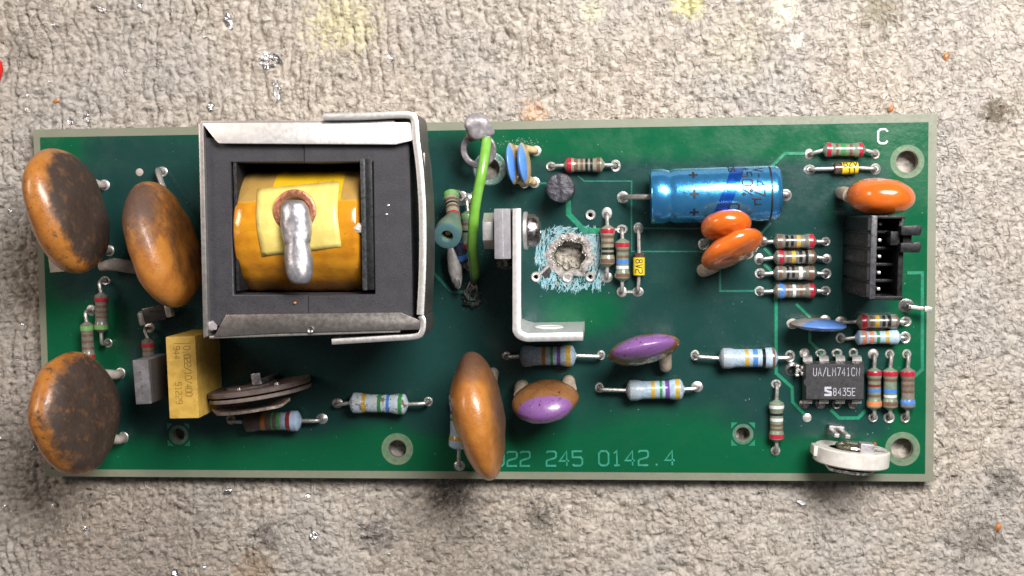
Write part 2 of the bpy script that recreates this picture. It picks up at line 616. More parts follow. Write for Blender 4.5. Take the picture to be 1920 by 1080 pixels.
def felt_mat(name, fibre=False):
    t = NT(name)
    t.coord(0)
    c = t.mix(t.rng(t.noise(0.7, 6, 0.75), 0.36, 0.64), (0.375, 0.322, 0.27), (0.585, 0.525, 0.465))
    c = t.mix(t.rng(t.noise(0.045, 3, 0.5), 0.35, 0.7), c, (0.45, 0.415, 0.385))
    c = t.mix(t.math('MULTIPLY', t.rng(t.noise(2.2, 5, 0.75, dist=1.0), 0.55, 0.68), 0.45), c, (0.26, 0.22, 0.185))
    c = t.mix(t.math('MULTIPLY', t.rng(t.noise(2.0, 4, 0.7, dist=.6), 0.60, 0.70), 0.5), c, (0.66, 0.63, 0.56))
    c = t.mix(t.math('MULTIPLY', t.rng(t.noise(0.85, 4, 0.7), 0.64, 0.74), 0.7), c, (0.14, 0.125, 0.11))
    c = t.mix(t.math('MULTIPLY', t.rng(t.noise(0.16, 5, 0.7, dist=.8), 0.60, 0.78), 0.6), c, (0.11, 0.10, 0.105))
    c = t.mix(t.math('MULTIPLY', t.rng(t.noise(0.3, 4, 0.6), 0.64, 0.75), 0.4), c, (0.45, 0.42, 0.28))
    # patches with a place of their own: yellow glue, pale paint, soot, a rusty patch
    for (px, py, rad, colr, amt) in ((640, 40, 7.5, (0.64, 0.58, 0.34), .6), (1110, 20, 2.6, (0.74, 0.71, 0.52), .6),
                                     (1290, 8, 3.0, (0.68, 0.63, 0.28), .7), (1468, 20, 2.6, (0.84, 0.81, 0.64), .9),
                                     (1492, 78, 1.5, (0.82, 0.80, 0.66), .9), (1380, 90, 7, (0.55, 0.51, 0.36), .35),
                                     (1000, 212, 2.6, (0.62, 0.40, 0.26), .8), (850, 925, 4.5, (0.07, 0.065, 0.07), .75),
                                     (705, 1005, 4.0, (0.09, 0.08, 0.10), .6), (1015, 970, 3.5, (0.08, 0.07, 0.06), .7),
                                     (500, 1005, 4.0, (0.10, 0.085, 0.09), .6), (1870, 210, 3.0, (0.10, 0.075, 0.04), .8),
                                     (1070, 490, 3.0, (0.50, 0.47, 0.40), .6), (480, 1070, 4.5, (0.30, 0.19, 0.11), .6),
                                     (250, 1060, 26, (0.25, 0.195, 0.155), .5), (900, 1100, 22, (0.27, 0.23, 0.19), .4), (20, 760, 16, (0.27, 0.22, 0.19), .4), (1840, 1010, 5.0, (0.13, 0.11, 0.09), .6), (40, 90, 4, (0.2, 0.18, 0.16), .5),  # wide soft ones turn the felt darker brown along the bottom and left
                                     (1650, 15, 4, (0.2, 0.17, 0.1), .6), (1880, 910, 4, (0.12, 0.11, 0.1), .6)):
        p = at(px, py, FZ)
        d = t.n('ShaderNodeVectorMath', operation='DISTANCE')
        d.inputs[1].default_value = (p.x, p.y, FZ)
        t.l(t.raw, d.inputs[0])
        v = t.math('ADD', d.outputs['Value'], t.math('MULTIPLY', t.math('SUBTRACT', t.noise(0.9, 6, 0.75), 0.5), min(rad, 9) * 3.4))
        c = t.mix(t.rng(v, rad, rad * .35, 0, amt), c, colr)
    if fibre:      # single hairs are paler or darker than the felt they stand on
        c = t.mix(t.math('MULTIPLY', t.rng(t.noise(1.1, 2, 0.5), 0.5, 0.62), 0.7), c, (0.72, 0.69, 0.63))
        c = t.mix(t.math('MULTIPLY', t.rng(t.noise(1.3, 2, 0.5, dist=.5), 0.6, 0.68), 0.7), c, (0.10, 0.085, 0.07))
    t.l(c, t.b.inputs['Base Color'])
    t.b.inputs['Roughness'].default_value = 0.9
    t.b.inputs['Specular IOR Level'].default_value = 0.25
    if not fibre:
        bn = t.n('ShaderNodeBump')
        bn.inputs['Distance'].default_value = 0.16 * S
        bn.inputs['Strength'].default_value = 0.9
        t.l(t.noise(2.6, 5, 0.75, dist=1.2), bn.inputs['Height'])
        t.l(bn.outputs[0], t.b.inputs['Normal'])
    return t.m


FELT = felt_mat("grey_felt")
me = fast_mesh("felt_ground", co, quads, 4)
me.materials.append(FELT)
felt = bpy.data.objects.new("felt_ground", me)
COL.objects.link(felt)
tag(felt, "worn grey brown knitted felt under the circuit board, full of metal specks", kind="structure")

# loose fibres of the felt: short curled hairs in one mesh
NF, NP = 78000, 5
fx = rng.uniform(-86, 94, NF)
fy = rng.uniform(-53, 57, NF)
keep = ~((np.abs(fx) < 71) & (np.abs(fy) < 27) & (np.hypot(fx - 14, fy - 8) > 5))
fx, fy = fx[keep], fy[keep]
NF = len(fx)
ang = rng.uniform(0, 2 * np.pi, NF)
cur = rng.normal(0, 1.6, NF)
ln = rng.uniform(0.8, 2.6, NF)
lift = rng.uniform(0.03, 0.4, NF)
pts = np.zeros((NF, NP, 3))
x, y = fx.copy(), fy.copy()
for i in range(NP):
    s_ = i / (NP - 1)
    pts[:, i, 0], pts[:, i, 1] = x, y
    pts[:, i, 2] = felt_height(x, y) + lift * math.sin(math.pi * s_) + 0.02
    x = x + np.cos(ang) * ln / NP
    y = y + np.sin(ang) * ln / NP
    ang = ang + cur / NP * 2
dr = np.gradient(pts, axis=1)
dr /= np.linalg.norm(dr, axis=2, keepdims=True) + 1e-9
sd = np.cross(dr, np.array([0, 0, 1.0]))
sd /= np.linalg.norm(sd, axis=2, keepdims=True) + 1e-9
upv = np.cross(sd, dr)
rad = rng.uniform(0.022, 0.065, NF)[:, None, None]
ringv = np.stack([pts + sd * rad, pts - sd * rad * .5 + upv * rad * .8, pts - sd * rad * .5 - upv * rad * .8], 2)
base = (np.arange(NF) * NP * 3)[:, None, None]
ii = (np.arange(NP - 1) * 3)[None, :, None]
kk = np.arange(3)[None, None, :]
k2 = (np.arange(3)[None, None, :] + 1) % 3
fq = np.stack([base + ii + kk, base + ii + k2, base + ii + 3 + k2, base + ii + 3 + kk], -1).reshape(-1)
me = fast_mesh("felt_fibres", ringv.reshape(-1, 3) * S, fq, 4)
me.materials.append(felt_mat("felt_fibre", True))
fo = bpy.data.objects.new("felt_fibres", me)
COL.objects.link(fo)
tag(fo, "short curled loose fibres standing up from the grey felt", kind="stuff")


def fz(x, y):
    return float(felt_height(np.array([[x]]), np.array([[y]]))[0, 0])


# ------------------------------------------------------------------ the board itself
BW, BH = 146.0, 58.05
board = empty("circuit_board")
tag(board, "green circuit board with its soldered components lying on the grey felt", "circuit board")


def circ(c, r, n=28, j=0.0, sd=0.0):
    out = []
    for k in range(n):
        t = 2 * math.pi * k / n
        q = r * (1 + j * noise.noise(Vector((math.cos(t) * 2.2 + sd, math.sin(t) * 2.2, sd))))
        out.append((c.x + q * math.cos(t), c.y + q * math.sin(t)))
    return out


MOUNT = [(1701, 303, 1.72, 2.6), (1692, 842, 1.75, 2.7), (745, 842, 1.5, 2.6), (918, 316, 1.6, 2.6)]
MARK = [(1393, 814, 1.15), (335, 815, 1.05)]
EYES = [(1107, 403, .42), (1005, 519, .42), (1064, 519, .5), (1107, 519, .42)]
holes = [circ(at(a, b), r) for a, b, r, _ in MOUNT] + [circ(at(a, b), r) for a, b, r in MARK]
holes += [circ(at(a, b), r, 16) for a, b, r in EYES]
BURN = at(1068, 480)
holes.append(circ(BURN, 2.35, 40, 0.3, 4.0))


def in_poly(p, poly):
    c = False
    j = len(poly) - 1
    for i in range(len(poly)):
        a, b = poly[i], poly[j]
        if (a[1] > p[1]) != (b[1] > p[1]) and p[0] < (b[0] - a[0]) * (p[1] - a[1]) / (b[1] - a[1]) + a[0]:
            c = not c
        j = i
    return c


def plate(x0, x1, y0, y1, holes, z0, z1, grid):
    pts, edges = [], []
    outer = []
    n = int((x1 - x0) / grid)
    m = int((y1 - y0) / grid)
    for i in range(n):
        outer.append((x0 + (x1 - x0) * i / n, y0))
    for i in range(m):
        outer.append((x1, y0 + (y1 - y0) * i / m))
    for i in range(n):
        outer.append((x1 - (x1 - x0) * i / n, y1))
    for i in range(m):
        outer.append((x0, y1 - (y1 - y0) * i / m))
    loops = [outer] + holes
    for lp in loops:
        o = len(pts)
        pts += [Vector(p) for p in lp]
        edges += [(o + i, o + (i + 1) % len(lp)) for i in range(len(lp))]
    for i in range(1, n):
        for j in range(1, m):
            p = (x0 + (x1 - x0) * i / n, y0 + (y1 - y0) * j / m)
            if not any(in_poly(p, h) for h in holes):
                pts.append(Vector(p))
    V2, E2, F2, *_ = delaunay_2d_cdt(pts, edges, [], 0, 1e-5)
    F = []
    for f in F2:
        c = sum((V2[i] for i in f), Vector((0, 0))) / len(f)
        if x0 < c.x < x1 and y0 < c.y < y1 and not any(in_poly(c, h) for h in holes):
            F.append(tuple(f))
    V = [(v.x, v.y, z1) for v in V2]
    nv = len(V)
    V += [(v.x, v.y, z0) for v in V2]
    cnt = {}
    for f in F:
        for a, b in zip(f, f[1:] + f[:1]):
            cnt[(a, b)] = 1
    side = [(a, b) for (a, b) in cnt if (b, a) not in cnt]
    FF = list(F) + [tuple(i + nv for i in f[::-1]) for f in F] + [(b, a, a + nv, b + nv) for a, b in side]
    return V, FF


LAM = pmat("bare_laminate", (0.20, 0.205, 0.155), 0.5, 0, (0.18, 0.195, 0.14), 0.25, bump=0.02, bs=4, sub=0.0,
           spots=(((0.22, 0.2, 0.14), 0.5, 0.6, 0.75),))
RINGM = pmat("milled_ring", (0.085, 0.17, 0.09), 0.6, 0, (0.15, 0.20, 0.13), 1.0, bump=0.05, bs=3)
build("laminate", plate(-BW / 2, BW / 2, -BH / 2, BH / 2, holes, -1.6, 0.0, 4.0), LAM, board, smooth=30)

# solder mask: translucent green lacquer, darker teal where copper lies beneath it (a mask drawn per vertex)
t = NT("solder_mask")
t.coord(0)
ca = t.n('ShaderNodeVertexColor', layer_name="copper")
v = t.math('ADD', ca.outputs['Color'], t.math('MULTIPLY', t.math('SUBTRACT', t.noise(0.12, 4, 0.6), 0.5), 0.45))
c = t.mix(t.rng(v, 0.15, 0.85), (0.003, 0.088, 0.036), (0.0105, 0.045, 0.041))
wv = t.n('ShaderNodeTexWave', wave_type='BANDS', bands_direction='Y')
wv.inputs['Scale'].default_value = 1.1
wv.inputs['Distortion'].default_value = 1.5
t.l(t.raw, wv.inputs['Vector'])
c = t.mix(t.math('MULTIPLY', wv.outputs['Fac'], 0.10), c, (0.004, 0.03, 0.02))
c = t.mix(t.math('MULTIPLY', t.rng(t.noise(0.5, 5, 0.7), 0.58, 0.75), 0.35), c, (0.008, 0.03, 0.024))
c = t.mix(t.math('MULTIPLY', t.rng(t.noise(2.4, 3, 0.6), 0.735, 0.76), 0.5), c, (0.35, 0.42, 0.4))
t.l(c, t.b.inputs['Base Color'])
t.b.inputs['Specular IOR Level'].default_value = 0.28
t.b.inputs['Coat Weight'].default_value = 0.08
t.b.inputs['Coat Roughness'].default_value = 0.15
t.l(t.rng(t.noise(0.22, 5, 0.65), 0.3, 0.7, 0.16, 0.34), t.b.inputs['Roughness'])
bn = t.n('ShaderNodeBump')
bn.inputs['Distance'].default_value = 0.03 * S
t.l(t.noise(1.1, 4, 0.6), bn.inputs['Height'])
t.l(bn.outputs[0], t.b.inputs['Normal'])
MASK = t.m
mholes = [circ(at(a, b), R - .02, 40, .03, 1.3) for a, b, r, R in MOUNT[:3]] + [circ(at(918, 316), 2.1)]
mholes += [circ(at(a, b), 1.62) for a, b, r in MARK] + [circ(at(a, b), .45, 16) for a, b, _ in EYES] + [circ(BURN, 3.0, 40, 0.35, 4.0)]
mk = build("solder_mask", plate(-BW / 2 + 1.15, BW / 2 - 1.3, -BH / 2 + 1.25, BH / 2 - 1.3, mholes, -0.3, 0.05, 1.6), MASK, board, smooth=30)


def softbox(p, x0, y0, x1, y1, s):
    f = lambda v, a, b: 1 / (1 + math.exp(-(v - a) / s)) * 1 / (1 + math.exp((v - b) / s))
    return f(p[0], x0, x1) * f(p[1], y0, y1)


att = mk.data.color_attributes.new("copper", 'FLOAT_COLOR', 'POINT')
vals = []


def project(x, y, z=0):
    d = Vector((x, y, z)) - CAM
    q = d.dot(AX_F)
    return 960 + FPX * d.dot(AX_R) / q, 540 + FPX * d.dot(AX_D) / q


for vv in mk.data.vertices:
    q = project(vv.co.x / S, vv.co.y / S)
    k = softbox(q, 95, 300, 1668, 822, 12) * 1.0
    k = max(k, softbox(q, 150, 240, 900, 340, 14) * .85, softbox(q, 270, 800, 700, 850, 18) * .5)
    for (a0, b0, a1, b1, s_, am) in ((90, 560, 245, 720, 12, .8), (1120, 760, 1400, 850, 22, .75), (1010, 545, 1180, 630, 14, .85),
                                     (960, 690, 1120, 860, 22, .4), (620, 790, 780, 850, 15, .6), (1540, 380, 1580, 420, 8, .6)):
        k -= am * softbox(q, a0, b0, a1, b1, s_)
    k = max(0, min(1, k))
    vals += [k, k, k, 1]
att.data.foreach_set('color', vals)

for (a, b, r, Ro) in MOUNT[:3]:
    p = at(a, b)
    build("hole_ring", lathe([(-0.05, r + .03), (0.10, r + .12), (0.07, (r + Ro) / 2), (0.09, Ro), (-0.05, Ro + .15)], 40, 'Z'), RINGM, board,
          Matrix.Translation(p))
TRACEM = pmat("covered_copper", (0.012, 0.215, 0.115), 0.3, 0.0, (0.02, 0.17, 0.10), 0.5, coat=0.5, bump=0.03, bs=1.5)
TRACED = pmat("covered_copper_dark", (0.02, 0.15, 0.115), 0.3, 0.0, (0.02, 0.12, 0.09), 0.5, coat=0.5, bump=0.03, bs=1.5)
# bare ring round the hole under the wire, cut unevenly
p = at(918, 316)
build("hole_ring", lathe([(-0.05, 1.62), (0.16, 1.7), (0.13, 2.2), (0.17, 2.5), (0.03, 2.75)], 40, 'Z'),
      pmat("scraped_ring", (0.42, 0.50, 0.47), 0.35, 0.3, (0.10, 0.28, 0.22), 0.9, bump=.08, bs=2), board, Matrix.Translation(p),
      label="bright scraped ring around the hole under the green wire")
for (a, b, r) in MARK:
    p = at(a, b)
    build("hole_ring", lathe([(-0.05, r + .02), (0.06, r + .1), (0.06, 1.65), (0.0, 1.7)], 32, 'Z'),
          pmat("dark_ring", (0.05, 0.13, 0.09), .4, 0, (0.09, .18, .13), 1.), board, Matrix.Translation(p))
    for sx in (-1, 1):
        for sy in (-1, 1):
            tri = [(sx * 1.9, sy * 1.9), (sx * 0.85, sy * 1.9), (sx * 1.9, sy * 0.85)]
            if sx * sy < 0:
                tri = tri[::-1]
            build("corner_mark", prism(tri, 0.02, 0.13, 0.03, 1), TRACEM, board, Matrix.Translation(p))

TR = [  # raised copper tracks under the lacquer
    ([(1512, 288), (1472, 288), (1436, 322)], .62, 1), ([(1083, 330), (1095, 340), (1184, 340), (1184, 472), (1350, 472)], .35, 0),
    ([(1065, 375), (1066, 402), (1096, 433), (1135, 433)], .95, 1), ([(1455, 552), (1455, 700), (1485, 727), (1486, 754), (1512, 781)], .62, 1),
    ([(1492, 570), (1519, 596), (1519, 640), (1545, 668)], .55, 1), ([(1700, 512), (1729, 512), (1729, 693), (1715, 706)], .62, 1),
    ([(1557, 768), (1573, 784), (1609, 784), (1624, 769)], .62, 1), ([(1203, 428), (1320, 428)], .4, 0),
    ([(812, 432), (812, 512), (846, 547), (880, 548)], .6, 0), ([(1350, 505), (1350, 546), (1422, 546)], .45, 0),
    ([(1432, 465), (1450, 483)], .6, 1), ([(1432, 495), (1452, 514)], .6, 1), ([(1445, 418), (1425, 440)], .5, 0),
    ([(1003, 344), (1035, 344)], .4, 1)]
for pl, wd, br in TR:
    q = [at(a, b) for a, b in pl]
    build("copper_track", ribbon([(v.x, v.y) for v in q], wd, 0.13, sh=.1), TRACEM if br else TRACED, board, Matrix.Translation((0, 0, .04)), smooth=20)

# lettering etched in copper
mb = MB()
p = at(934, 874)
q = at(1264, 872)
LW = (q - p).length
text(mb, "022 245 0142.4", p.x - .6, p.y, 2.35, .34, pitch=LW / 13.68 / (2.35 / 6) * 1.02, ang=math.degrees(math.atan2(q.y - p.y, q.x - p.x)), h=.13)
build("part_number", mb, pmat("etched_number", (0.04, 0.30, 0.21), .35, 0, (0.03, .22, .15), 1., coat=.4), board, Matrix.Translation((0, 0, .04)), smooth=20, label="board number 022 245 0142.4 etched near the lower edge")
mb = MB()
p = at(1646, 269)
text(mb, "C", p.x, p.y, 2.2, .36, h=.12)
build("letter_mark", mb, pmat("tinned_letter", (0.55, 0.6, 0.6), .35, .6, (0.4, .45, .45), 2), board, Matrix.Translation((0, 0, .04)), smooth=20,
      label="bare letter C in the upper right corner")


# ------------------------------------------------------------------ shared little parts
def solder(parent, M, p, r=0.85, h=0.55, mat=None, wire=0.28):
    """a fillet of solder; p in world mm, M the frame of the parent"""
    q = M.inverted() @ Vector(p)
    rot = M.to_3x3().inverted().to_4x4()
    sx = random.uniform(.9, 1.1)
    if random.random() < .5 and h < .5:      # sunk joint: a bright rim, the wire going down into it
        g = lathe([(0, r * 1.03), (0.12, r), (0.2, r * .86), (.17, r * .68), (.03, r * .5), (.03, 0)], 16, 'Z')
    else:
        g = lathe([(0, r * 1.03), (0.09, r), (0.2, r * .78), (h * .7, r * .52), (h, wire + .1), (h + .02, 0)], 16, 'Z')
    V = [(v[0] * sx, v[1] / sx, v[2]) for v in g[0]]
    return build("solder_joint", (V, g[1]), mat or SOLDER, parent, Matrix.Translation(q) @ rot)


def lead_pts(e, pad, zc, bend=0.7):
    """from a body end e (world) out level and then down into pad"""
    e, pad = Vector(e), Vector(pad)
    d = Vector((pad.x - e.x, pad.y - e.y, 0))
    L = d.length
    d.normalize()
    b = min(bend, L * .6)
    a = e + d * max(0.05, L - b)
    a.z = e.z
    return [e, e.lerp(a, .5), a] + [a + d * b * math.sin(t) - Vector((0, 0, 1)) * min(b, e.z * .8) * (1 - math.cos(t)) for t in
                                    (math.pi / 6, math.pi / 3, math.pi / 2)] + [Vector((pad.x, pad.y, 0.15))]


def resistor(label, pads, ends, body, bands, r=1.18, zc=1.45, lead=0.3, sj=(1, 1), name="resistor", jr=.85):
    """pads, ends in photo pixels; bands: (pixel along the long axis, colour, width px)"""
    A, B = at(*ends[0], zc), at(*ends[1], zc)
    vert = abs(ends[1][1] - ends[0][1]) > abs(ends[1][0] - ends[0][0])
    ctr = (A + B) / 2
    d = B - A
    L = d.length
    M = frame(ctr, math.degrees(math.atan2(d.y, d.x)))
    root = empty(name, board, M, label)
    hl = L / 2
    cap = min(L * .24, r * 1.5)

    def rad(x):
        u = hl - abs(x)
        if u < 0:
            return 0
        if u < .35 * r:
            k = 1 - u / (.35 * r)
            return r * (1 - .42 * k * k)
        if u < cap * .65:
            return r
        if u < cap * 1.2:
            k = (u - cap * .65) / (cap * .55)
            return r * (1 - .13 * (k * k * (3 - 2 * k)))
        return r * .87
    xs = [-hl + L * i / 36 for i in range(37)]
    prof = [(-hl - .25, lead * 1.2), (-hl - .05, lead * 2)] + [(x, rad(x)) for x in xs] + [(hl + .05, lead * 2), (hl + .25, lead * 1.2)]
    build("resistor_body", lathe(prof, 24), BODY[body], root)
    for (pos, colr, wpx) in bands:
        a, b = (ends[0][1], ends[1][1]) if vert else (ends[0][0], ends[1][0])
        x = -hl + L * (pos - a) / (b - a)
        hw = wpx / 12.0 / 2
        ks = [x - hw + 2 * hw * i / 5 for i in range(6)]
        build("color_band", lathe([(ks[0], rad(ks[0]) - .06)] + [(k, rad(k) + .018) for k in ks] + [(ks[-1], rad(ks[-1]) - .06)], 24), BAND[colr], root)
    Mi = M.inverted()
    for i, (pd, sgn) in enumerate(zip(pads, (-1, 1))):
        if pd is None:
            continue
        P = at(*pd)
        e = M @ Vector((sgn * hl, 0, 0))
        build("lead", tube([Mi @ q for q in lead_pts(e, P, zc)], lead, 8), TIN, root)
        if sj[i]:
            solder(root, M, P, jr * random.uniform(.85, 1.08), random.uniform(.3, .45), random.choice((SOLDER, SOLDER, SOLDER_W)))
    return root


# ------------------------------------------------------------------ resistors
resistor("small grey resistor with red end bands, topmost beside the letter C", [(1517, 289), (1641, 289)], [(1545, 281), (1620, 281)], 'green',
         [(1553, 'red', 8), (1568, 'brown', 5), (1580, 'green', 9), (1594, 'brown', 5), (1613, 'red', 8)], r=1.12)
resistor("small resistor starting with a black pair, at the top of the stack of four", [(1430, 453), (1548, 453)], [(1452, 453), (1528, 453)], 'grey',
         [(1461, 'brown', 7), (1474, 'black', 6), (1484, 'black', 5), (1496, 'gold', 7), (1521, 'red', 9)])
resistor("small resistor with red left end, second in the stack of four", [(1423, 486), (1550, 485)], [(1452, 483), (1529, 482)], 'grey',
         [(1464, 'red', 9), (1476, 'brown', 5), (1487, 'gold', 7), (1500, 'black', 6), (1511, 'black', 5), (1523, 'brown', 5)])
resistor("small resistor with black and white bands, third in the stack of four", [(1425, 513), (1549, 513)], [(1452, 512), (1529, 512)], 'grey',
         [(1462, 'brown', 6), (1476, 'black', 5), (1486, 'black', 5), (1500, 'white', 7), (1519, 'brown', 8)])
resistor("small resistor with blue left end, lowest in the stack of four", [(1424, 546), (1548, 545)], [(1452, 546), (1529, 545)], 'grey',
         [(1465, 'blue', 9), (1476, 'brown', 5), (1488, 'white', 6), (1501, 'brown', 6), (1522, 'red', 9)])
resistor("small beige resistor above the black round coil stump", [(1033, 312), (1154, 311)], [(1060, 310), (1131, 309)], 'beige',
         [(1067, 'red', 9), (1080, 'brown', 7), (1091, 'brown', 5), (1100, 'black', 5), (1109, 'black', 5), (1122, 'brown', 7)])
resistor("small upright resistor with red top next to the burnt hole", [(1138, 400), (1138, 520)], [(1139, 425), (1139, 498)], 'beige',
         [(433, 'red', 9), (444, 'brown', 6), (455, 'brown', 5), (466, 'black', 5), (475, 'black', 5), (489, 'brown', 8)])
resistor("small resistor with red, blue and white bands left of the yellow diode", [(1166, 430), (1166, 547)], [(1167, 450), (1167, 525)], 'green',
         [(459, 'red', 8), (470, 'brown', 5), (481, 'brown', 5), (491, 'blue', 8), (501, 'white', 6), (516, 'brown', 7)])
resistor("small resistor with orange lower end, touching the black chip", [(1637, 664), (1637, 783)], [(1639, 692), (1639, 766)], 'green',
         [(699, 'red', 9), (711, 'brown', 5), (722, 'maroon', 5), (731, 'blue', 6), (741, 'brown', 5), (756, 'orange', 8)])
resistor("small resistor with blue and white bands, in the middle of the trio by the chip", [(1668, 664), (1667, 783)], [(1669, 692), (1669, 766)], 'green',
         [(700, 'red', 9), (712, 'brown', 5), (732, 'blue', 8), (742, 'white', 5), (756, 'brown', 8)])
resistor("small resistor with blue lower end, nearest the board edge by the chip", [(1700, 664), (1697, 783)], [(1702, 692), (1702, 766)], 'grey',
         [(700, 'red', 9), (712, 'brown', 5), (722, 'brown', 5), (733, 'brown', 5), (753, 'blue', 8)])
resistor("small resistor with white bands and red lower end, standing alone beside the marked hole", [(1455, 720), (1454, 845)], [(1456, 752), (1456, 826)], 'green',
         [(762, 'white', 6), (776, 'black', 5), (786, 'white', 6), (796, 'brown', 4), (804, 'brown', 4), (817, 'red', 8)])
resistor("small brown resistor with gold and black bands above the pale blue one", [(1577, 603), (1698, 603)], [(1608, 603), (1684, 603)], 'grey',
         [(1619, 'red', 10), (1632, 'brown', 5), (1643, 'gold', 8), (1655, 'black', 6), (1665, 'black', 6), (1679, 'brown', 3)])
resistor("small clean pale blue resistor with orange bands above the chip", [(1576, 634), (1697, 633)], [(1605, 633), (1686, 632)], 'blue',
         [(1619, 'salmon', 8), (1633, 'salmon', 8), (1645, 'green', 6), (1662, 'gold', 6)], r=1.15)
# half watt, pale blue
resistor("pale blue resistor blackened with soot, below the aluminium bracket", [(950, 667), (1127, 666)], [(976, 668), (1078, 667)], 'sooty',
         [(1020, 'ochre', 7), (1035, 'green', 5), (1048, 'purple', 7), (1066, 'gold', 9)], r=1.72, zc=2.0, lead=.33)
resistor("pale blue resistor with dark blue, black and brown bands left of the chip", [(1303, 666), (1481, 668)], [(1350, 672), (1456, 671)], 'dusty',
         [(1399, 'gold', 7), (1415, 'blue', 9), (1431, 'black', 6), (1449, 'brown', 5)], r=1.66, zc=2.0, lead=.33)
resistor("pale blue resistor right of the purple tipped brown capacitors, gold, green and purple bands", [(1124, 727), (1307, 725)], [(1176, 732), (1281, 730)], 'dusty',
         [(1224, 'gold', 7), (1239, 'green', 5), (1251, 'purple', 8), (1270, 'gold', 8)], r=1.66, zc=2.0, lead=.33)
resistor("pale blue resistor with brown scorched blisters on both ends", [(633, 756), (803, 753)], [(658, 755), (763, 758)], 'burnt',
         [(684, 'gold', 7), (713, 'green', 7), (729, 'blue', 6), (752, 'green', 7)], r=1.68, zc=2.0, lead=.33)
resistor("resistor browned by heat under the rusty trimmer", [(433, 786), (604, 785)], [(458, 791), (563, 789)], 'brown',
         [(496, 'rust', 9), (513, 'green', 3), (525, 'green', 6), (543, 'maroon', 9)], r=1.68, zc=2.0, lead=.33)
resistor("pale blue resistor half hidden by the big brown disc capacitor", [(862, 700), (862, 873)], [(861, 736), (861, 841)], 'blue',
         [(750, 'green', 7), (772, 'purple', 7), (785, 'green', 5), (820, 'gold', 8)], r=1.7, zc=2.0, lead=.33)
# left hand small ones, standing a little high
resistor("dull small resistor with red and green end bands near the left edge", [(198, 526), (203, 643)], [(190, 551), (190, 621)], 'grey',
         [(562, 'red', 8), (574, 'brown', 5), (584, 'brown', 4), (594, 'brown', 4), (613, 'lime', 8)], r=1.1, zc=2.6)
resistor("dull small resistor with green top and brown rings, partly behind the lower left capacitor", [(172, 582), (168, 700)], [(163, 606), (166, 676)], 'grey',
         [(615, 'lime', 9), (628, 'brown', 5), (640, 'brown', 5), (652, 'brown', 5), (668, 'red', 7)], r=1.1, zc=2.6)
resistor("dull small resistor with one red band behind the small grey transistor", [(281, 614), (280, 730)], [(278, 636), (279, 706)], 'grey',
         [(647, 'red', 8), (657, 'brown', 4), (668, 'brown', 5), (695, 'brown', 7)], r=1.1, zc=2.4)
resistor("green grey resistor hidden behind the green wire", [(877, 372), (880, 498)], [(877, 398), (877, 470)], 'green',
         [(405, 'lime', 8), (420, 'brown', 5), (434, 'black', 4), (462, 'red', 8)], r=1.15, zc=1.8)


# ------------------------------------------------------------------ diodes
def diode(label, pads, ends, r, sleeve, txt, vert):
    zc = 1.2
    A, B = at(*ends[0], zc), at(*ends[1], zc)
    d = B - A
    L = d.length
    M = frame((A + B) / 2, math.degrees(math.atan2(d.y, d.x)))
    root = empty("diode", board, M, label)
    hl = L / 2
    gl = pmat("diode_glass", (0.045, 0.03, 0.025), 0.18, 0, (0.12, 0.06, 0.04), 1.5, coat=.6)
    yl = pmat("yellow_sleeve", (0.72, 0.52, 0.02), 0.4, 0, (0.6, 0.42, 0.015), 1.5, coat=.2)
    build("glass_body", lathe([(-hl, 0), (-hl, r * .7), (-hl + .15, r * .92), (hl - .15, r * .92), (hl, r * .7), (hl, 0)], 20), gl, root)
    s0, s1 = -hl + L * sleeve, hl - .12
    build("color_band", lathe([(s0, r * .85), (s0, r), (s1, r), (s1, r * .85)], 24), yl, root, label="yellow printed band")
    mb = MB()
    rr = r + .012
    wrap = lambda u, v, q: (u, (rr + q) * math.sin(v / rr), (rr + q) * math.cos(v / rr))
    if vert:   # along the axis
        text(mb, txt[0], s0 + .3, -.55, 1.1, .14, wrap, pitch=5.6, h=.01, step=.12, asp=.78)
    else:
        text(mb, txt[0], s0 + .22, .25, .95, .15, wrap, pitch=5.2, h=.01, step=.12, asp=.9)
        text(mb, txt[1], s0 + .8, -1.0, .95, .15, wrap, pitch=5.2, h=.01, step=.12, asp=.9)
    build("lettering", mb, INK_BLACK, root, smooth=0)
    Mi = M.inverted()
    for pd, sg in zip(pads, (-1, 1)):
        P = at(*pd)
        build("lead", tube([Mi @ q for q in lead_pts(M @ Vector((sg * hl, 0, 0)), P, zc)], .3, 8), TIN, root)
        solder(root, M, P, .85, .5)
    return root


diode("small diode with yellow band marked BZV 11 below the topmost resistor", [(1518, 318), (1641, 317)], [(1563, 316), (1609, 315)], .95, .32, ("BZV", "11"), False)
diode("small diode with yellow band marked 8V2 right of the burnt hole", [(1197, 428), (1196, 547)], [(1198, 474), (1198, 517)], .95, .2, ("8V2",), True)


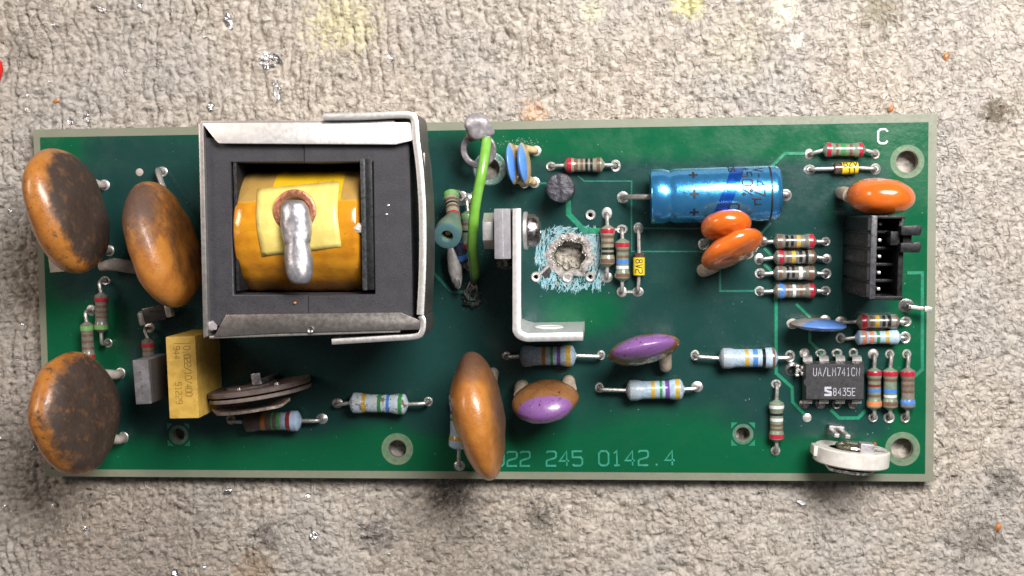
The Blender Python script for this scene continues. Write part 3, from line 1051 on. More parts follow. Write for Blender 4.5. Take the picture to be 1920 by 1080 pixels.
# ------------------------------------------------------------------ disc capacitors
def disc(label, c, zc, R, T, ang, lean, roll, mat, leads, coat=COAT, n=2.5, m=2.1, amp=.04, dish=0.0, coat_r=1.0, sep=.55, neck=0.0, deform=None,
         name="disc_capacitor", coat_h=1.9, jr=.9, squash=1.0, seed=0.0):
    o = at(c[0], c[1], zc)
    M = frame(o, ang, lean, roll)
    root = empty(name, board, M, label)
    prof = []
    K = 14
    for i in range(K * 2 + 1):
        th = math.pi * i / (K * 2) - math.pi / 2
        s_, c_ = math.sin(th), math.cos(th)
        prof.append((math.copysign(abs(s_) ** (2 / m), s_) * T / 2, abs(c_) ** (2 / n) * R if i not in (0, K * 2) else 0))
    V, F = lathe(prof, 56, 'Y')
    out = []
    for v in V:
        v = Vector(v)
        rr = math.hypot(v.x, v.z) / R
        v.y *= 1 - dish * max(0, 1 - rr * 1.15) ** 1.0
        nn = noise.noise(v * (1.2 / R) + Vector((seed * 3.3 + ang, zc, R)))
        n2 = noise.noise(v * (3.0 / R) + Vector((seed, ang, 2 * R)))
        f = 1 + amp * nn * 2
        v = Vector((v.x * f, v.y * (1 + amp * n2 * 2.2), v.z * f * squash))
        if neck and v.z < 0:
            k = min(1, -v.z / R)
            v.x *= 1 - neck * k * k
            v.y *= 1 - .4 * neck * k * k
        if deform:
            v = deform(v)
        out.append(v)
    build("capacitor_body", (out, F), mat, root, smooth=60)
    Mi = M.inverted()
    for i, pd in enumerate(leads):
        P = at(*pd)
        sg = -1 if i == 0 else 1
        if len(leads) == 2:
            a, b = Mi @ at(*leads[0]), Mi @ at(*leads[1])
            sg = (-1 if a.x < b.x else 1) if i == 0 else (1 if a.x < b.x else -1)
        else:
            sg = -1 if (Mi @ P).x < 0 else 1
        e = Vector((sg * R * sep, 0, -R * math.sqrt(max(0.05, 1 - sep * sep)) * .86 * squash))
        p0 = Mi @ Vector((P.x, P.y, .05))
        p1 = Mi @ Vector((P.x, P.y, coat_h))
        path = smooth_path([p0, p1, (p1 + e) / 2 + Vector((0, 0, -.1)), e], 4)
        nn = len(path)
        build("lead_coating", tube(path, [coat_r * (1 + .25 * (abs(k / (nn - 1) - .1))) for k in range(nn)], 14), coat, root)
        if jr:
            solder(root, M, P, jr, .35)
    return root


def brown_mat(name, grads, spots, base=(0.42, 0.165, 0.03), b2=(0.33, 0.115, 0.02), coat=.35):
    return pmat(name, base, 0.37, 0, b2, 0.3, spots=spots, grads=grads, bump=0.07, bs=1.6, coat=coat * .9, rvar=.1, matte=True)


DK = (0.042, 0.026, 0.019)
sp = ((DK, 1.8, 0.58, 0.72), ((0.10, 0.05, 0.025), 0.55, 0.52, 0.70), ((0.55, 0.42, 0.3), 5.0, 0.74, 0.8))
disc("big brown disc capacitor with sooty face, upper of the left edge", (126, 394), 12, 9.9, 8.0, -77, 0, 0,
     brown_mat("brown_lacquer_sooty", (((0, 1, 0), 1.3, 2.4, 2.8, .3, DK),), sp), [(196, 347), (205, 470)], coat=GREYCOAT, seed=1, dish=.12, coat_r=.62, amp=.06)
disc("big brown disc capacitor pushed against the transformer frame", (308, 461), 12, 9.8, 8.0, -75, 0, 0,
     brown_mat("brown_lacquer_streaked", (((0, 1, 0), 2.3, 4.0, 2.6, .3, (0.075, 0.038, 0.018)), ((-.62, .2, .75), 5.2, 10.0, 5, .6, (.085, .045, .03))),
               (((.05, .03, .022), 1.4, .64, .73), ((.36, .14, .022), .28, .58, .72))), [(304, 322), (300, 540)], coat=TIN, seed=2, dish=.35, coat_r=.42, amp=.06)
disc("biggest brown disc capacitor, heavily blackened, at the lower left corner", (141, 776), 11.5, 9.6, 8.0, -86, 11, 0,
     brown_mat("brown_lacquer_black", (((0, 1, 0), 0.9, 2.5, 4.2, .28, DK),), sp + (((0.07, 0.037, 0.022), .5, .56, .70), ((0.17, 0.068, 0.02), .42, .56, .74))), [(226, 700), (232, 820)], coat=GREYCOAT, seed=3, dish=.1, coat_r=.75, amp=.06)
disc("big brown disc capacitor standing over the lower edge, clean orange brown front", (899, 779), 11.5, 9.9, 7.2, -82, -2, 0,
     brown_mat("brown_lacquer_clean", (((0, 1, 0), 1.6, 3.6, 1.6, .35, (0.085, 0.042, 0.022)), ((-1, 0, 0), 4.5, 8.5, 3, .5, (.11, .05, .025))),
               (((0.16, 0.08, 0.035), 1.1, .66, .78), ((0.62, 0.36, 0.12), 3.0, .68, .76))), [(926, 700), (866, 706)], coat=GREYCOAT, seed=4, coat_r=.8, amp=.04,
     deform=lambda v: Vector((v.x, v.y * (1 - .16 * max(0, abs(v.x + 1.5) - 3) / 6) - (.4 * math.exp(-((v.x + 2.6) / 3.0) ** 2) if v.y < 0 else 0) + .05 * max(0, v.x), v.z)))


def tip_mat(name, base, b2, tip, thr, spots=(), na=.5, coat=.4):
    return pmat(name, base, .36, 0, b2, .6, grads=(((0, 0, 1), thr - .28, thr + .22, na, 1.2, tip),), spots=spots, bump=.04, bs=2, coat=coat)


PUR = (0.20, 0.085, 0.265)
BR = (0.22, 0.09, 0.028)
BR2 = (0.15, 0.065, 0.026)
disc("brown disc capacitor with purple tip, leaning up beside the pale blue resistors", (1205, 656), 8.0, 5.65, 4.3, 12, -13, 0,
     tip_mat("brown_purple_tip", BR, BR2, PUR, 3.3, (((0.03, 0.02, 0.03), 1.6, .60, .66),)), [(1247, 684), (1170, 664)], n=2.2, m=1.7, seed=5, sep=.6, coat_r=.9)
disc("brown disc capacitor with purple tip bending down, beside the big brown one", (1022, 752), 6.8, 5.3, 5.4, 8, 17, 0,
     tip_mat("brown_purple_tip_low", (0.22, 0.1, 0.035), BR, PUR, 3.05, (((0.03, 0.02, 0.03), 2.0, .61, .66),)), [(979, 724), (1066, 716)], n=2.3, m=1.8, seed=6, sep=.7, coat_r=1.1)
ORG = pmat("orange_lacquer", (0.60, 0.125, 0.013), 0.22, 0, (0.52, 0.105, 0.011), .5, bump=.03, bs=1.2, coat=.8, rvar=.06,
           spots=(((0.32, 0.07, 0.015), 1.4, .7, .78),))
disc("orange dipped capacitor between the upper right hole and the black connector", (1651, 369), 8.5, 4.85, 5.4, -4, 0, 8, ORG, [(1577, 362), (1655, 372)], n=2.4, m=2.2, seed=7,
     sep=.75, coat_r=.95, name="dipped_capacitor")
disc("orange dipped capacitor leaning on the blue electrolytic, upper of two", (1361, 424), 8.8, 3.75, 3.7, 4, -24, 0, ORG, [(1319, 458), (1390, 440)], n=2.8, m=2.2, seed=8,
     coat_r=.4, name="dipped_capacitor", neck=.15, coat=TIN)
disc("orange dipped capacitor with pale collar, lower of the two by the electrolytic", (1374, 467), 9.2, 4.95, 3.6, 25, -22, 10, ORG, [(1318, 506), (1388, 474)], n=2.5, m=2.2, seed=9,
     coat_r=1.0, name="dipped_capacitor", neck=.25)
BLU = (0.10, 0.26, 0.66)
CRM = (0.50, 0.38, 0.20)
for i, (cx, lab) in enumerate(((963, "cream disc capacitor with blue tip, left of the pair by the ring hole"),
                               (985, "cream disc capacitor with blue tip, right of the pair by the ring hole"))):
    disc(lab, (cx - 2, 307), 4.8, 3.3, 1.5, -84, 9, 0, tip_mat("cream_blue_tip", CRM, (0.42, 0.3, 0.15), BLU, 1.3, (((.3, .2, .1), 1.5, .66, .75),), .15),
         [(985 + 19 * i, 283), (983 + 19 * i, 342)], n=2.6, m=1.6, amp=.015, seed=10 + i, coat_r=.5, sep=.75, jr=.9, coat=pmat("cream_coat", CRM, .5))
disc("flat grey disc capacitor with blue tip above the chip", (1534, 609), 4.6, 4.3, 1.8, -3, 2, 38, tip_mat("grey_blue_tip", (0.30, 0.27, 0.24), (0.22, 0.2, 0.18), (0.09, 0.2, 0.5), .6, (), .2),
     [(1486, 607), (1547, 601)], n=2.4, m=1.6, amp=.015, seed=12, coat_r=.5, coat=GREYCOAT)

# ------------------------------------------------------------------ electrolytic capacitor
zc = 4.55
A, B = at(1219, 369, zc), at(1463, 362, zc)
d = B - A
M = frame((A + B) / 2, math.degrees(math.atan2(d.y, d.x)))
root = empty("electrolytic_capacitor", board, M, "blue shiny electrolytic capacitor lying on its side, marked 47 u")
hl, r = d.length / 2, 4.25
t = NT("blue_foil_sleeve")
t.coord(1)
sx = t.n('ShaderNodeSeparateXYZ')
t.l(t.raw, sx.inputs[0])
v = t.math('ADD', sx.outputs[0], t.math('MULTIPLY', sx.outputs[1], -.42))
bd = t.math('MULTIPLY', t.rng(v, .55, .65), t.rng(v, 2.75, 2.65))
c = t.mix(t.rng(t.noise(.6), .3, .7), (0.085, 0.43, 0.88), (0.06, 0.36, 0.80))
c = t.mix(bd, c, (0.012, 0.14, 0.72))
t.l(c, t.b.inputs['Base Color'])
t.b.inputs['Metallic'].default_value = .85
t.l(t.rng(t.noise(1.2), .3, .7, .2, .28), t.b.inputs['Roughness'])
t.b.inputs['Coat Weight'].default_value = .8
t.b.inputs['Coat Roughness'].default_value = .16
bn = t.n('ShaderNodeBump')
bn.inputs['Distance'].default_value = .03 * S
t.l(t.noise(1.5, 4), bn.inputs['Height'])
t.l(bn.outputs[0], t.b.inputs['Normal'])
CANB = t.m
x0 = -hl
build("can", lathe([(x0 + .25, r * .74), (x0, r * .86), (x0 + .1, r * .97), (x0 + .35, r), (x0 + 1.9, r), (x0 + 2.5, r * .975), (x0 + 3.0, r * .93), (x0 + 3.5, r * .975), (x0 + 4.0, r * .995),
                    (0, r), (hl - 1.1, r), (hl - .5, r * .97), (hl - .15, r * .88), (hl, r * .72), (hl, 0)], 56), CANB, root, smooth=40)
build("rubber_plug", lathe([(x0 + .5, 0), (x0 + .5, r * .3), (x0 + .35, r * .7), (x0 + .2, r * .8)], 40), BLACKP, root)
mb = MB()
rr = r + .01
wrap = lambda u, v, q: (u, (rr + q) * math.sin(v / rr), (rr + q) * math.cos(v / rr))
# text runs round the can: character up = +x (right), reading towards the viewer
def around(s, u, v0, h, wd, pitch=5.6):
    text(mb, s, u, v0, h, wd, wrap, pitch=pitch, ang=-90, h=.01, step=.2)
px2u = lambda px: -hl + (px - 1219) / 244.0 * 2 * hl
px2v = lambda py: r * math.asin(max(-.99, min(.99, (365 - py) / 52.0)))
for py in (327, 363, 397):
    text(mb, '+', px2u(1289), px2v(py) - 1.15, 2.3, .36, wrap, h=.01, step=.2)
around('V-47u', px2u(1409), px2v(318), 1.5, .24)
around('+50%', px2u(1387), px2v(316), 1.5, .24, 6.0)
around('0', px2u(1362), px2v(383), 1.5, .24)
around('ps', px2u(1365), px2v(313), 1.3, .24)
mb.add(ribbon([(px2u(1441), -5.5), (px2u(1441), 5.5)], .3, .01, wrap, .03, .3))
build("lettering", mb, INK_BLACK, root, smooth=0)
Mi = M.inverted()
for pd, sg in (((1168, 370), -1), ((1473, 366), 1)):
    P = at(*pd)
    P2 = Vector(P)
    e = M @ Vector((sg * (hl - .1), 0, 0))
    dd = Vector((P.x - e.x, P.y - e.y, 0))
    far = e + dd * (.72 if sg < 0 else .8)
    build("lead", tube([Mi @ q for q in smooth_path([e, e + dd * .3, far + Vector((0, 0, -.3 if sg > 0 else -1.6)), Vector((P.x, P.y, .9)), Vector((P.x, P.y, .1))], 4)], .42, 10), TIN, root)
    solder(root, M, P, .95, .5)

# ------------------------------------------------------------------ the chip
zt = 3.9
C = at(1565.5, 716, zt)
d = at(1625, 716, zt) - at(1515, 717, zt)
M = frame(Vector((C.x, C.y, 0)), 0)
root = empty("chip", board, M, "black eight legged chip marked UA/LM741CN 8435E")
hx, hy = 4.72, 3.1
bm = bmesh.new()
bmesh.ops.create_cube(bm, size=1.0)
for vtx in bm.verts:
    up = vtx.co.z > 0
    k = .35 if up else .3
    vtx.co = Vector((math.copysign(hx - (0.28 if up else .3), vtx.co.x), math.copysign(hy - k, vtx.co.y), zt if up else .7))
r4 = bmesh.ops.bisect_plane(bm, geom=bm.verts[:] + bm.edges[:] + bm.faces[:], plane_co=(0, 0, 2.3), plane_no=(0, 0, 1))
for vtx in bm.verts:
    if abs(vtx.co.z - 2.3) < .01:
        vtx.co.x = math.copysign(hx, vtx.co.x)
        vtx.co.y = math.copysign(hy, vtx.co.y)
bmesh.ops.bevel(bm, geom=bm.edges[:], offset=.08, segments=1, affect='EDGES')
build("chip_body", from_bm(bm), ICP, root)
build("index_notch", lathe([(zt - .02, 0), (zt + .008, .0), (zt + .008, .62), (zt - .02, .62)], 20, 'Z'), pmat("notch", (0.02, .02, .022), .6), root,
      Matrix.Translation((-hx + .55, -.05, 0)))
for (a, b) in ((-2.4, -.75), (3.0, .75)):
    build("mould_mark", lathe([(zt - .02, .38), (zt + .012, .40), (zt + .012, .46), (zt - .02, .48)], 20, 'Z'), ICP, root, Matrix.Translation((a, b, 0)))
mb = MB()
text(mb, "UA/LM741CN", -3.3, .95, 1.25, .1, pitch=6.1, h=.012, asp=.575)
text(mb, "8435E", -.25, -2.15, 1.15, .11, pitch=6.1, h=.012, asp=.62)
# emblem: a block letter S
for pl in ([(-.55, -.95), (-1.55, -.95)], [(-.5, -2.05), (-1.6, -2.05)]):
    mb.add(ribbon(pl, .36, .012, sh=.03))
mb.add(ribbon([(-1.42, -.9), (-1.42, -1.4), (-.66, -1.62), (-.66, -2.1)], .34, .016, sh=.03))
build("lettering", mb, INK_WHITE, root, Matrix.Translation((0, 0, zt)), smooth=0)
for k in range(4):
    x = -3.81 + 2.54 * k - .1
    for sg in (1, -1):
        mbp = MB()
        pts = [(hy - .2, 2.3), (hy + .35, 2.3), (hy + .62, 2.05), (hy + .72, 1.5), (hy + .78, .2)]
        V, F = [], []
        for j, (yy, zz) in enumerate(pts):
            wv_ = .72 if j < 4 else .3
            for (dx, dn) in ((-wv_, 0), (wv_, 0), (wv_, -.25), (-wv_, -.25)):
                nrm = (0, 1) if j > 2 else (0.7, .7) if j == 2 else (0, 1)
                V.append((x + dx, sg * (yy + (dn if j > 2 else dn * .3)), zz + (dn if j < 3 else 0)))
        for j in range(len(pts) - 1):
            for q in range(4):
                q2 = (q + 1) % 4
                F.append((j * 4 + q, j * 4 + q2, j * 4 + 4 + q2, j * 4 + 4 + q))
        build("pin", (V, F), SOLDER, root, smooth=30)
        solder(root, M, M @ Vector((x - .12, sg * (hy + .95), 0)), .8, .45, SOLDER if sg > 0 else SOLDER_DULL)

# forked post left of the chip
P = at(1484, 692)
M = frame(Vector((P.x, P.y, 0)), 0)
root = empty("terminal_post", board, M, "tiny forked metal post left of the chip")
build("post_base", lathe([(0, 1.15), (.2, 1.1), (.5, .6), (.9, .55)], 16, 'Z'), SOLDER_DULL, root)
for (a, b, c_, d_, z0, z1) in ((.3, .85, -.9, -.5, .2, 2.2), (.3, .85, .5, .95, .2, 2.3), (.4, .9, -.35, .4, .2, 1.8), (1.1, 1.6, -.7, -.2, .2, 2.6), (1.1, 1.6, .25, .75, .2, 2.6), (.8, 1.8, -.2, .25, 1.2, 2.0)):
    build("prong", box(a, b, c_, d_, z0, z1, .1), SOLDER, root)

# round bare pad at the end of a track, isolated joints, tin lands
for (px, py, rr_, lab) in ((1513, 783, .72, "round bare pad at the end of the long track"), (262, 323, .65, "lone solder dot left of the transformer")):
    P = at(px, py)
    build("solder_pad", lathe([(0, rr_), (.12, rr_ * .97), (.2, rr_ * .6), (.22, 0)], 20, 'Z'), SOLDER if px > 1000 else GREYCOAT, board, Matrix.Translation((P.x, P.y, 0.03)), label=lab)
for (px, py, r_) in EYES:
    P = at(px, py)
    build("eyelet", lathe([(-1.5, r_ - .06), (.33, r_ - .06), (.42, r_ + .08), (.42, r_ + .26), (.3, r_ + .4), (0, r_ + .45)], 24, 'Z'), SOLDER, board, Matrix.Translation((P.x, P.y, 0.02)))
for a, b in (((1167, 548), (1196, 547)), ((1140, 432), (1162, 430)), ((1510, 288), (1520, 289))):
    p, q = at(*a), at(*b)
    build("solder_bridge", ribbon([(p.x, p.y), (q.x, q.y)], .55, .2, sh=.15), SOLDER, board, Matrix.Translation((0, 0, .04)), smooth=25)

# ------------------------------------------------------------------ black connector
zt = 17.0
L0 = at(1580, 413, 0)
xl = L0.x
ytop, ybot = at(1636, 404, zt).y, at(1630, 560, zt).y
xw = at(1633, 480, zt).x
xr = at(1699, 480, zt).x
M = frame(Vector((0, 0, 0)), 0)
cy = (ytop + ybot) / 2
M = frame(Vector((xl, cy, 0)), -1.2)
root = empty("connector", board, M, "black five way plug connector near the right edge")
hy = (ytop - ybot) / 2
wx = xw - xl
rxl = xr - xl
pit = 2 * hy / 5
for k in range(5):
    y0 = hy - pit * (k + 1)
    build("housing_block", prism([(0, y0 + .18), (wx, y0 + .18), (wx, y0 + pit - .18), (0, y0 + pit - .18)], .3, zt, .12, 1), BLACKP, root)
build("housing_block", box(wx - .1, wx + .75, -hy, hy, .3, zt + .15, .1), pmat("black_pale_edge", (.03, .03, .036), .38, 0, (.06, .06, .07), 3), root, label="inner wall of the connector")  # inner wall in a paler black than the blocks
build("connector_floor", box(wx + .7, rxl - .1, -hy + .05, hy - .05, .3, 5.0, .1), BLACKP, root)
for k in range(6):
    y0 = hy - pit * k
    build("partition", box(wx + .7, rxl - .2, y0 - .22 if k else y0 - .4, y0 + .22 if 0 < k < 5 else (y0 if k == 0 else y0 + .4), 4.5, 12.5 if 0 < k < 5 else 16.6, .08), BLACKP, root)
build("outer_wall", box(rxl - .75, rxl, -hy, hy, .3, 15.5, .12), BLACKP, root)
for k in range(5):
    yc = hy - pit * (k + .5)
    build("contact_pin", box(wx + 1.9, wx + 2.4, yc - .24, yc + .24, 3, 13.0, .18), SOLDER, root)
    build("contact_spring", box(wx + .9, rxl - 2.2, yc - .07, yc + .07, 3, 8.5, 0.03, 1), SOLDER_DULL, root)
for (py, hh) in ((430, 1.15), (462, 1.15)):
    yc = at(1705, py, zt).y - cy
    build("latch_prong", prism([(rxl - .8, yc - .75), (rxl + 1.9, yc - .75), (rxl + 2.1, yc + .1), (rxl + 2.0, yc + .75), (rxl - .8, yc + .6)], 13.5, zt, .15, 2), BLACKP, root)
yc = at(1700, 446, zt).y - cy
build("latch_web", box(rxl - 1.9, rxl + 1.1, yc - 1.0, yc + 1.0, 12.5, 15.5, .1), BLACKP, root)

# blade terminal below it
P = at(1699, 573)
M = frame(Vector((P.x, P.y, 0)), -8)
root = empty("blade_terminal", board, M, "small bent blade terminal below the black connector")
solder(root, M, P, 1.15, .8, SOLDER_DULL)
build("blade", box(0, 2.6, -.28, .28, 2.4, 2.9, .1), SOLDER, root)
build("blade", box(2.0, 3.1, -.42, .42, 2.9, 3.5, .1), SOLDER, root)
build("post", box(-.3, .35, -.3, .3, .2, 2.6, .1), SOLDER_DULL, root)

# ------------------------------------------------------------------ transformer
ZT = 24.0
T = lambda px, py, z=ZT: at(px, py, z)
o = T(575, 430)
M = frame(Vector((o.x, o.y, 0)), 0)
root = empty("transformer", board, M, "large steel framed transformer with amber taped winding")
Lc = lambda px, py, z=ZT: (lambda v: (v.x - o.x, v.y - o.y))(at(px, py, z))
zc_ = 23.2
outer = [Lc(386, 258, zc_), Lc(767, 258, zc_), Lc(775, 610, zc_), Lc(392, 612, zc_)]
win = [Lc(432, 304, zc_), Lc(700, 303, zc_), Lc(704, 552, zc_), Lc(438, 553, zc_)]
mt, mb_ = Lc(570, 258, zc_), Lc(578, 612, zc_)
wt, wb = Lc(570, 304, zc_), Lc(578, 553, zc_)
g = .04
leftC = [outer[0], (mt[0] - g, mt[1]), (wt[0] - g, wt[1]), win[0], win[3], (wb[0] - g, wb[1]), (mb_[0] - g, mb_[1]), outer[3]]
wt2 = Lc(570, 305, zc_)
rightC = [(mt[0] + g, mt[1] - .2), (outer[1][0], outer[1][1] - .2), outer[2], (mb_[0] + g, mb_[1]), (wb[0] + g, wb[1]), win[2], win[1], (wt2[0] + g, wt2[1])]
build("core_half", prism(leftC[::-1], 8.5, zc_, .12, 1), FERRITE, root, label="left half of the dark ferrite core")
build("core_half", prism(rightC[::-1], 8.5, zc_ + .12, .12, 1), FERRITE, root, label="right half of the dark ferrite core")
build("base_block", box(Lc(400, 0, 8)[0], Lc(770, 0, 8)[0], Lc(0, 600, 8)[1], Lc(0, 270, 8)[1], .3, 8.6, .3), BOBBIN, root)
# winding
zw, rw = 14.75, 9.1
xa, xb = Lc(448, 430, 20)[0], Lc(683, 430, 20)[0]
ycn = Lc(560, 434, 20)[1]
t = NT("amber_tape")
t.coord(2)
sx = t.n('ShaderNodeSeparateXYZ')
t.l(t.raw, sx.inputs[0])
c = t.mix(t.rng(t.noise(.35, 4), .35, .65), (0.54, 0.235, 0.010), (0.44, 0.17, 0.007))
c = t.mix(t.rng(t.math('ADD', sx.outputs[1], t.math('MULTIPLY', t.noise(.5, 3), .8)), 4.6, 5.0), c, (0.62, 0.37, 0.012))
c = t.mix(t.math('MULTIPLY', t.rng(t.math('ADD', sx.outputs[1], t.math('MULTIPLY', t.noise(.5, 3), .8)), 4.6, 5.0), t.math('ADD', t.rng(sx.outputs[0], -5.6, -5.5, 1, 0), t.rng(sx.outputs[0], 4.6, 4.7))), c, (0.36, 0.22, 0.06))
c = t.mix(t.math('MULTIPLY', t.rng(t.noise(.9, 5, .7), .6, .7), .5), c, (0.2, 0.075, 0.006))
t.l(c, t.b.inputs['Base Color'])
t.b.inputs['Roughness'].default_value = .2
t.b.inputs['Coat Weight'].default_value = 1.0
t.b.inputs['Coat Roughness'].default_value = .1
t.b.inputs['Subsurface Weight'].default_value = .15
t.b.inputs['Subsurface Radius'].default_value = (.001, .0006, .0002)
t.b.inputs['Subsurface Scale'].default_value = 1
bn = t.n('ShaderNodeBump')
bn.inputs['Distance'].default_value = .05 * S
wv = t.n('ShaderNodeTexWave', wave_type='BANDS', bands_direction='Y')
wv.inputs['Scale'].default_value = .16
wv.inputs['Distortion'].default_value = 6
wv.inputs['Detail Scale'].default_value = .25
t.l(t.raw, wv.inputs['Vector'])
t.l(t.math('ADD', wv.outputs['Fac'], t.noise(.9, 4)), bn.inputs['Height'])
t.l(bn.outputs[0], t.b.inputs['Normal'])
AMBER = t.m
V, F = lathe([(xa, 2), (xa, rw * .8), (xa + .3, rw * .97)] + [(xa + .6 + (xb - xa - 1.2) * i / 12, rw * (1 + .008 * math.sin(i * 2.1))) for i in range(13)] + [(xb - .3, rw * .98), (xb, rw * .86), (xb, 2)], 64)
build("winding", (V, F), AMBER, root, Matrix.Translation((0, ycn, zw)), smooth=50)
# bobbin cheeks
for (pa, pb, yt, yb, th) in ((437, 447, 304, 553, 0), (681, 702, 303, 552, 0)):
    x0_, x1_ = Lc(pa, 430, 23.3)[0], Lc(pb, 430, 23.3)[0]
    y1_, y0_ = Lc(0, yt + 2, 23.3)[1], Lc(0, yb - 2, 23.3)[1]
    build("bobbin_cheek", box(x0_ + (.25 if pa > 500 else .1), x1_ - .15, y0_ + .1, y1_ - .1, 8, 23.35 if pa > 500 else 23.0, .25), BOBBIN, root)
x1_ = Lc(681, 430, 23.6)[0]
build("cheek_lip", box(x1_ - .25, x1_ + .45, Lc(0, 549, 23.6)[1], Lc(0, 308, 23.6)[1], 12, 23.8, .2), pmat("worn_bobbin", (.02, .022, .024), .38, 0, (.05, .055, .058), 2.), root)
# pale tape square laid over the winding
TAPE = pmat("pale_yellow_tape", (0.70, 0.57, 0.17), .42, 0, (0.60, 0.47, 0.13), .5, coat=.2, bump=.03, bs=1.5, spots=(((.45, .33, .07), .8, .64, .75),))
ring = [Lc(475, 353, 23.6), Lc(627, 338, 23.6), Lc(640, 463, 23.6), Lc(490, 481, 23.6)]
V, F = [], []
NN = 14
for i in range(NN + 1):
    for j in range(NN + 1):
        u, v_ = i / NN, j / NN
        a = Vector(ring[0]).lerp(Vector(ring[1]), u)
        b = Vector(ring[3]).lerp(Vector(ring[2]), u)
        q = a.lerp(b, v_)
        s_ = (q.y - ycn) / (rw + .1)
        V.append((q.x + .05 * math.sin(v_ * 9), q.y, zw + (rw + .13) * math.sqrt(max(0, 1 - s_ * s_)) + .02 * math.sin(u * 11)))
for i in range(NN):
    for j in range(NN):
        a = i * (NN + 1) + j
        F.append((a, a + 1, a + NN + 2, a + NN + 1))
tp = build("tape_patch", (V, F), TAPE, root, smooth=60)
sm = tp.modifiers.new("thickness", 'SOLIDIFY')
sm.thickness = .00012
COPPER = pmat("copper_washer", (0.55, 0.24, 0.15), .42, .8, (0.42, .17, .1), 1.6, bump=.04, bs=3)
cx_, cy_ = Lc(551, 396, 24.2)
build("washer", lathe([(0, 2.1), (0, 3.05), (.12, 3.12), (.42, 3.1), (.5, 2.98), (.5, 2.25), (.4, 2.1), (0, 2.1)], 40, 'Z'), COPPER, root, Matrix.Translation((cx_, cy_, zw + rw - .35)), label="copper washer under the solder")
# solder finger
bm = bmesh.new()
bmesh.ops.create_icosphere(bm, subdivisions=5, radius=1.0)
a = Vector((*Lc(551, 400, 25.2), 24.6))
b = Vector((*Lc(560, 508, 26), 25.4))
ax = (b - a)
Ls = ax.length
for vtx in bm.verts:
    p = vtx.co.copy()
    s_ = p.y
    wd = 2.25 if s_ > 0 else 2.1
    yy = (Ls / 2 + 2.0) * s_
    q = Vector((p.x * wd * (1 if s_ > 0 else .98), 0, p.z * (1.5 + .3 * max(0, -s_))))
    kk_ = math.copysign(abs(s_) ** 0.75, s_)
    sc = (1 - abs(s_) ** 4) ** .25
    prad = math.hypot(p.x, p.z)
    if prad > 1e-6:
        q = q * (sc / prad)
    waist = 1 - .14 * math.exp(-((s_ + .02) / .22) ** 2)
    q.x *= waist
    pos = (a + b) / 2 - ax.normalized() * yy * .985 + q
    nz = noise.noise(pos * .7) * .12 + noise.noise(pos * 1.9) * .05 * (1 if s_ > .2 else .3)
    pos += q.normalized() * nz if q.length > .01 else Vector((0, 0, 0))
    vtx.co = pos
build("solder_finger", from_bm(bm), pmat("finger_solder", (0.46, 0.45, 0.48), .40, .75, (0.34, .33, .36), .5, rvar=.08, bump=.04, bs=1.1, spots=(((.3, .26, .24), 1.0, .66, .72),)), root, smooth=70)
P = Lc(668, 428, 24)
build("glue_bead", blob(1.0, (.95, .85, 1), .3, 1.0, 3, 3), pmat("glue", (.55, .52, .48), .35, 0, (.4, .36, .33), 1.5, coat=.4), root, Matrix.Translation((P[0], P[1], 22.9)))
P = Lc(650, 430, 24)
build("wire_stub", tube([(P[0] - .9, P[1], 22.9), (P[0] + 1.2, P[1], 22.9)], .55, 12), pmat("stub_sleeve", (.5, .42, .16), .4), root)

# steel frame: left plate, top and bottom lips
def up(poly_px, z0, z1, nm, mat=STEEL, bev=.1, label=None, shear=0.0):
    pp = [Lc(a, b, z1) for a, b in poly_px][::-1]
    V, F = prism(pp, z0, z1, bev, 2)
    ym = sum(p[1] for p in pp) / len(pp)
    return build(nm, ([(v[0], v[1], v[2] + shear * (v[1] - ym)) for v in V], F), mat, root, label=label)
up([(372, 232), (381, 230), (390, 630), (381, 634)], .2, 24.2, "frame_plate", label="left plate of the steel frame")
up([(376, 229), (774, 229), (778, 262), (742, 271), (412, 269), (408, 267)], 23.4, 24.35, "frame_lip", pmat("zinc_lit", (.82, .81, .8), .42, .8, (.74, .72, .71), 1.0, rvar=.04, bump=.02, bs=6), label="bright upper lip of the steel frame", shear=-.17)  # lamp's reflection put into the paler colour and the tilt
up([(424, 590), (752, 586), (790, 602), (790, 618), (520, 625), (400, 632)], 23.4, 24.35, "frame_lip", pmat("zinc_shaded", (.46, .42, .40), .36, .95, (.38, .34, .32), .5, rvar=.04, bump=.012, bs=5), label="darker lower lip of the steel frame", shear=.07)  # same metal, its dark reflection put into the browner colour and the tilt
up([(378, 226), (740, 226), (740, 231), (378, 231)], .2, 24.0, "frame_plate", label="rear plate of the steel frame")
up([(392, 630), (750, 618.3), (750, 623.3), (392, 635)], .2, 24.0, "frame_plate", label="front plate of the steel frame")
P = Lc(582, 618, 24.4)
build("rivet_hole", lathe([(24.3, 0), (24.36, .25), (24.4, .32), (24.45, .45), (24.3, .62)], 20, 'Z'), pmat("hole_metal", (.12, .1, .1), .35, .8, (.3, .3, .3), 3.), root, Matrix.Translation((P[0], P[1], 0)))
for (px, py) in ((393, 612),):
    P = Lc(px, py, 24)
    build("glue_bead", blob(.7, (1.2, 1, .6), .4, 1, 3, 5), pmat("glue_clear", (.3, .27, .28), .2, 0, coat=.8), root, Matrix.Translation((P[0], P[1], 23.4)))
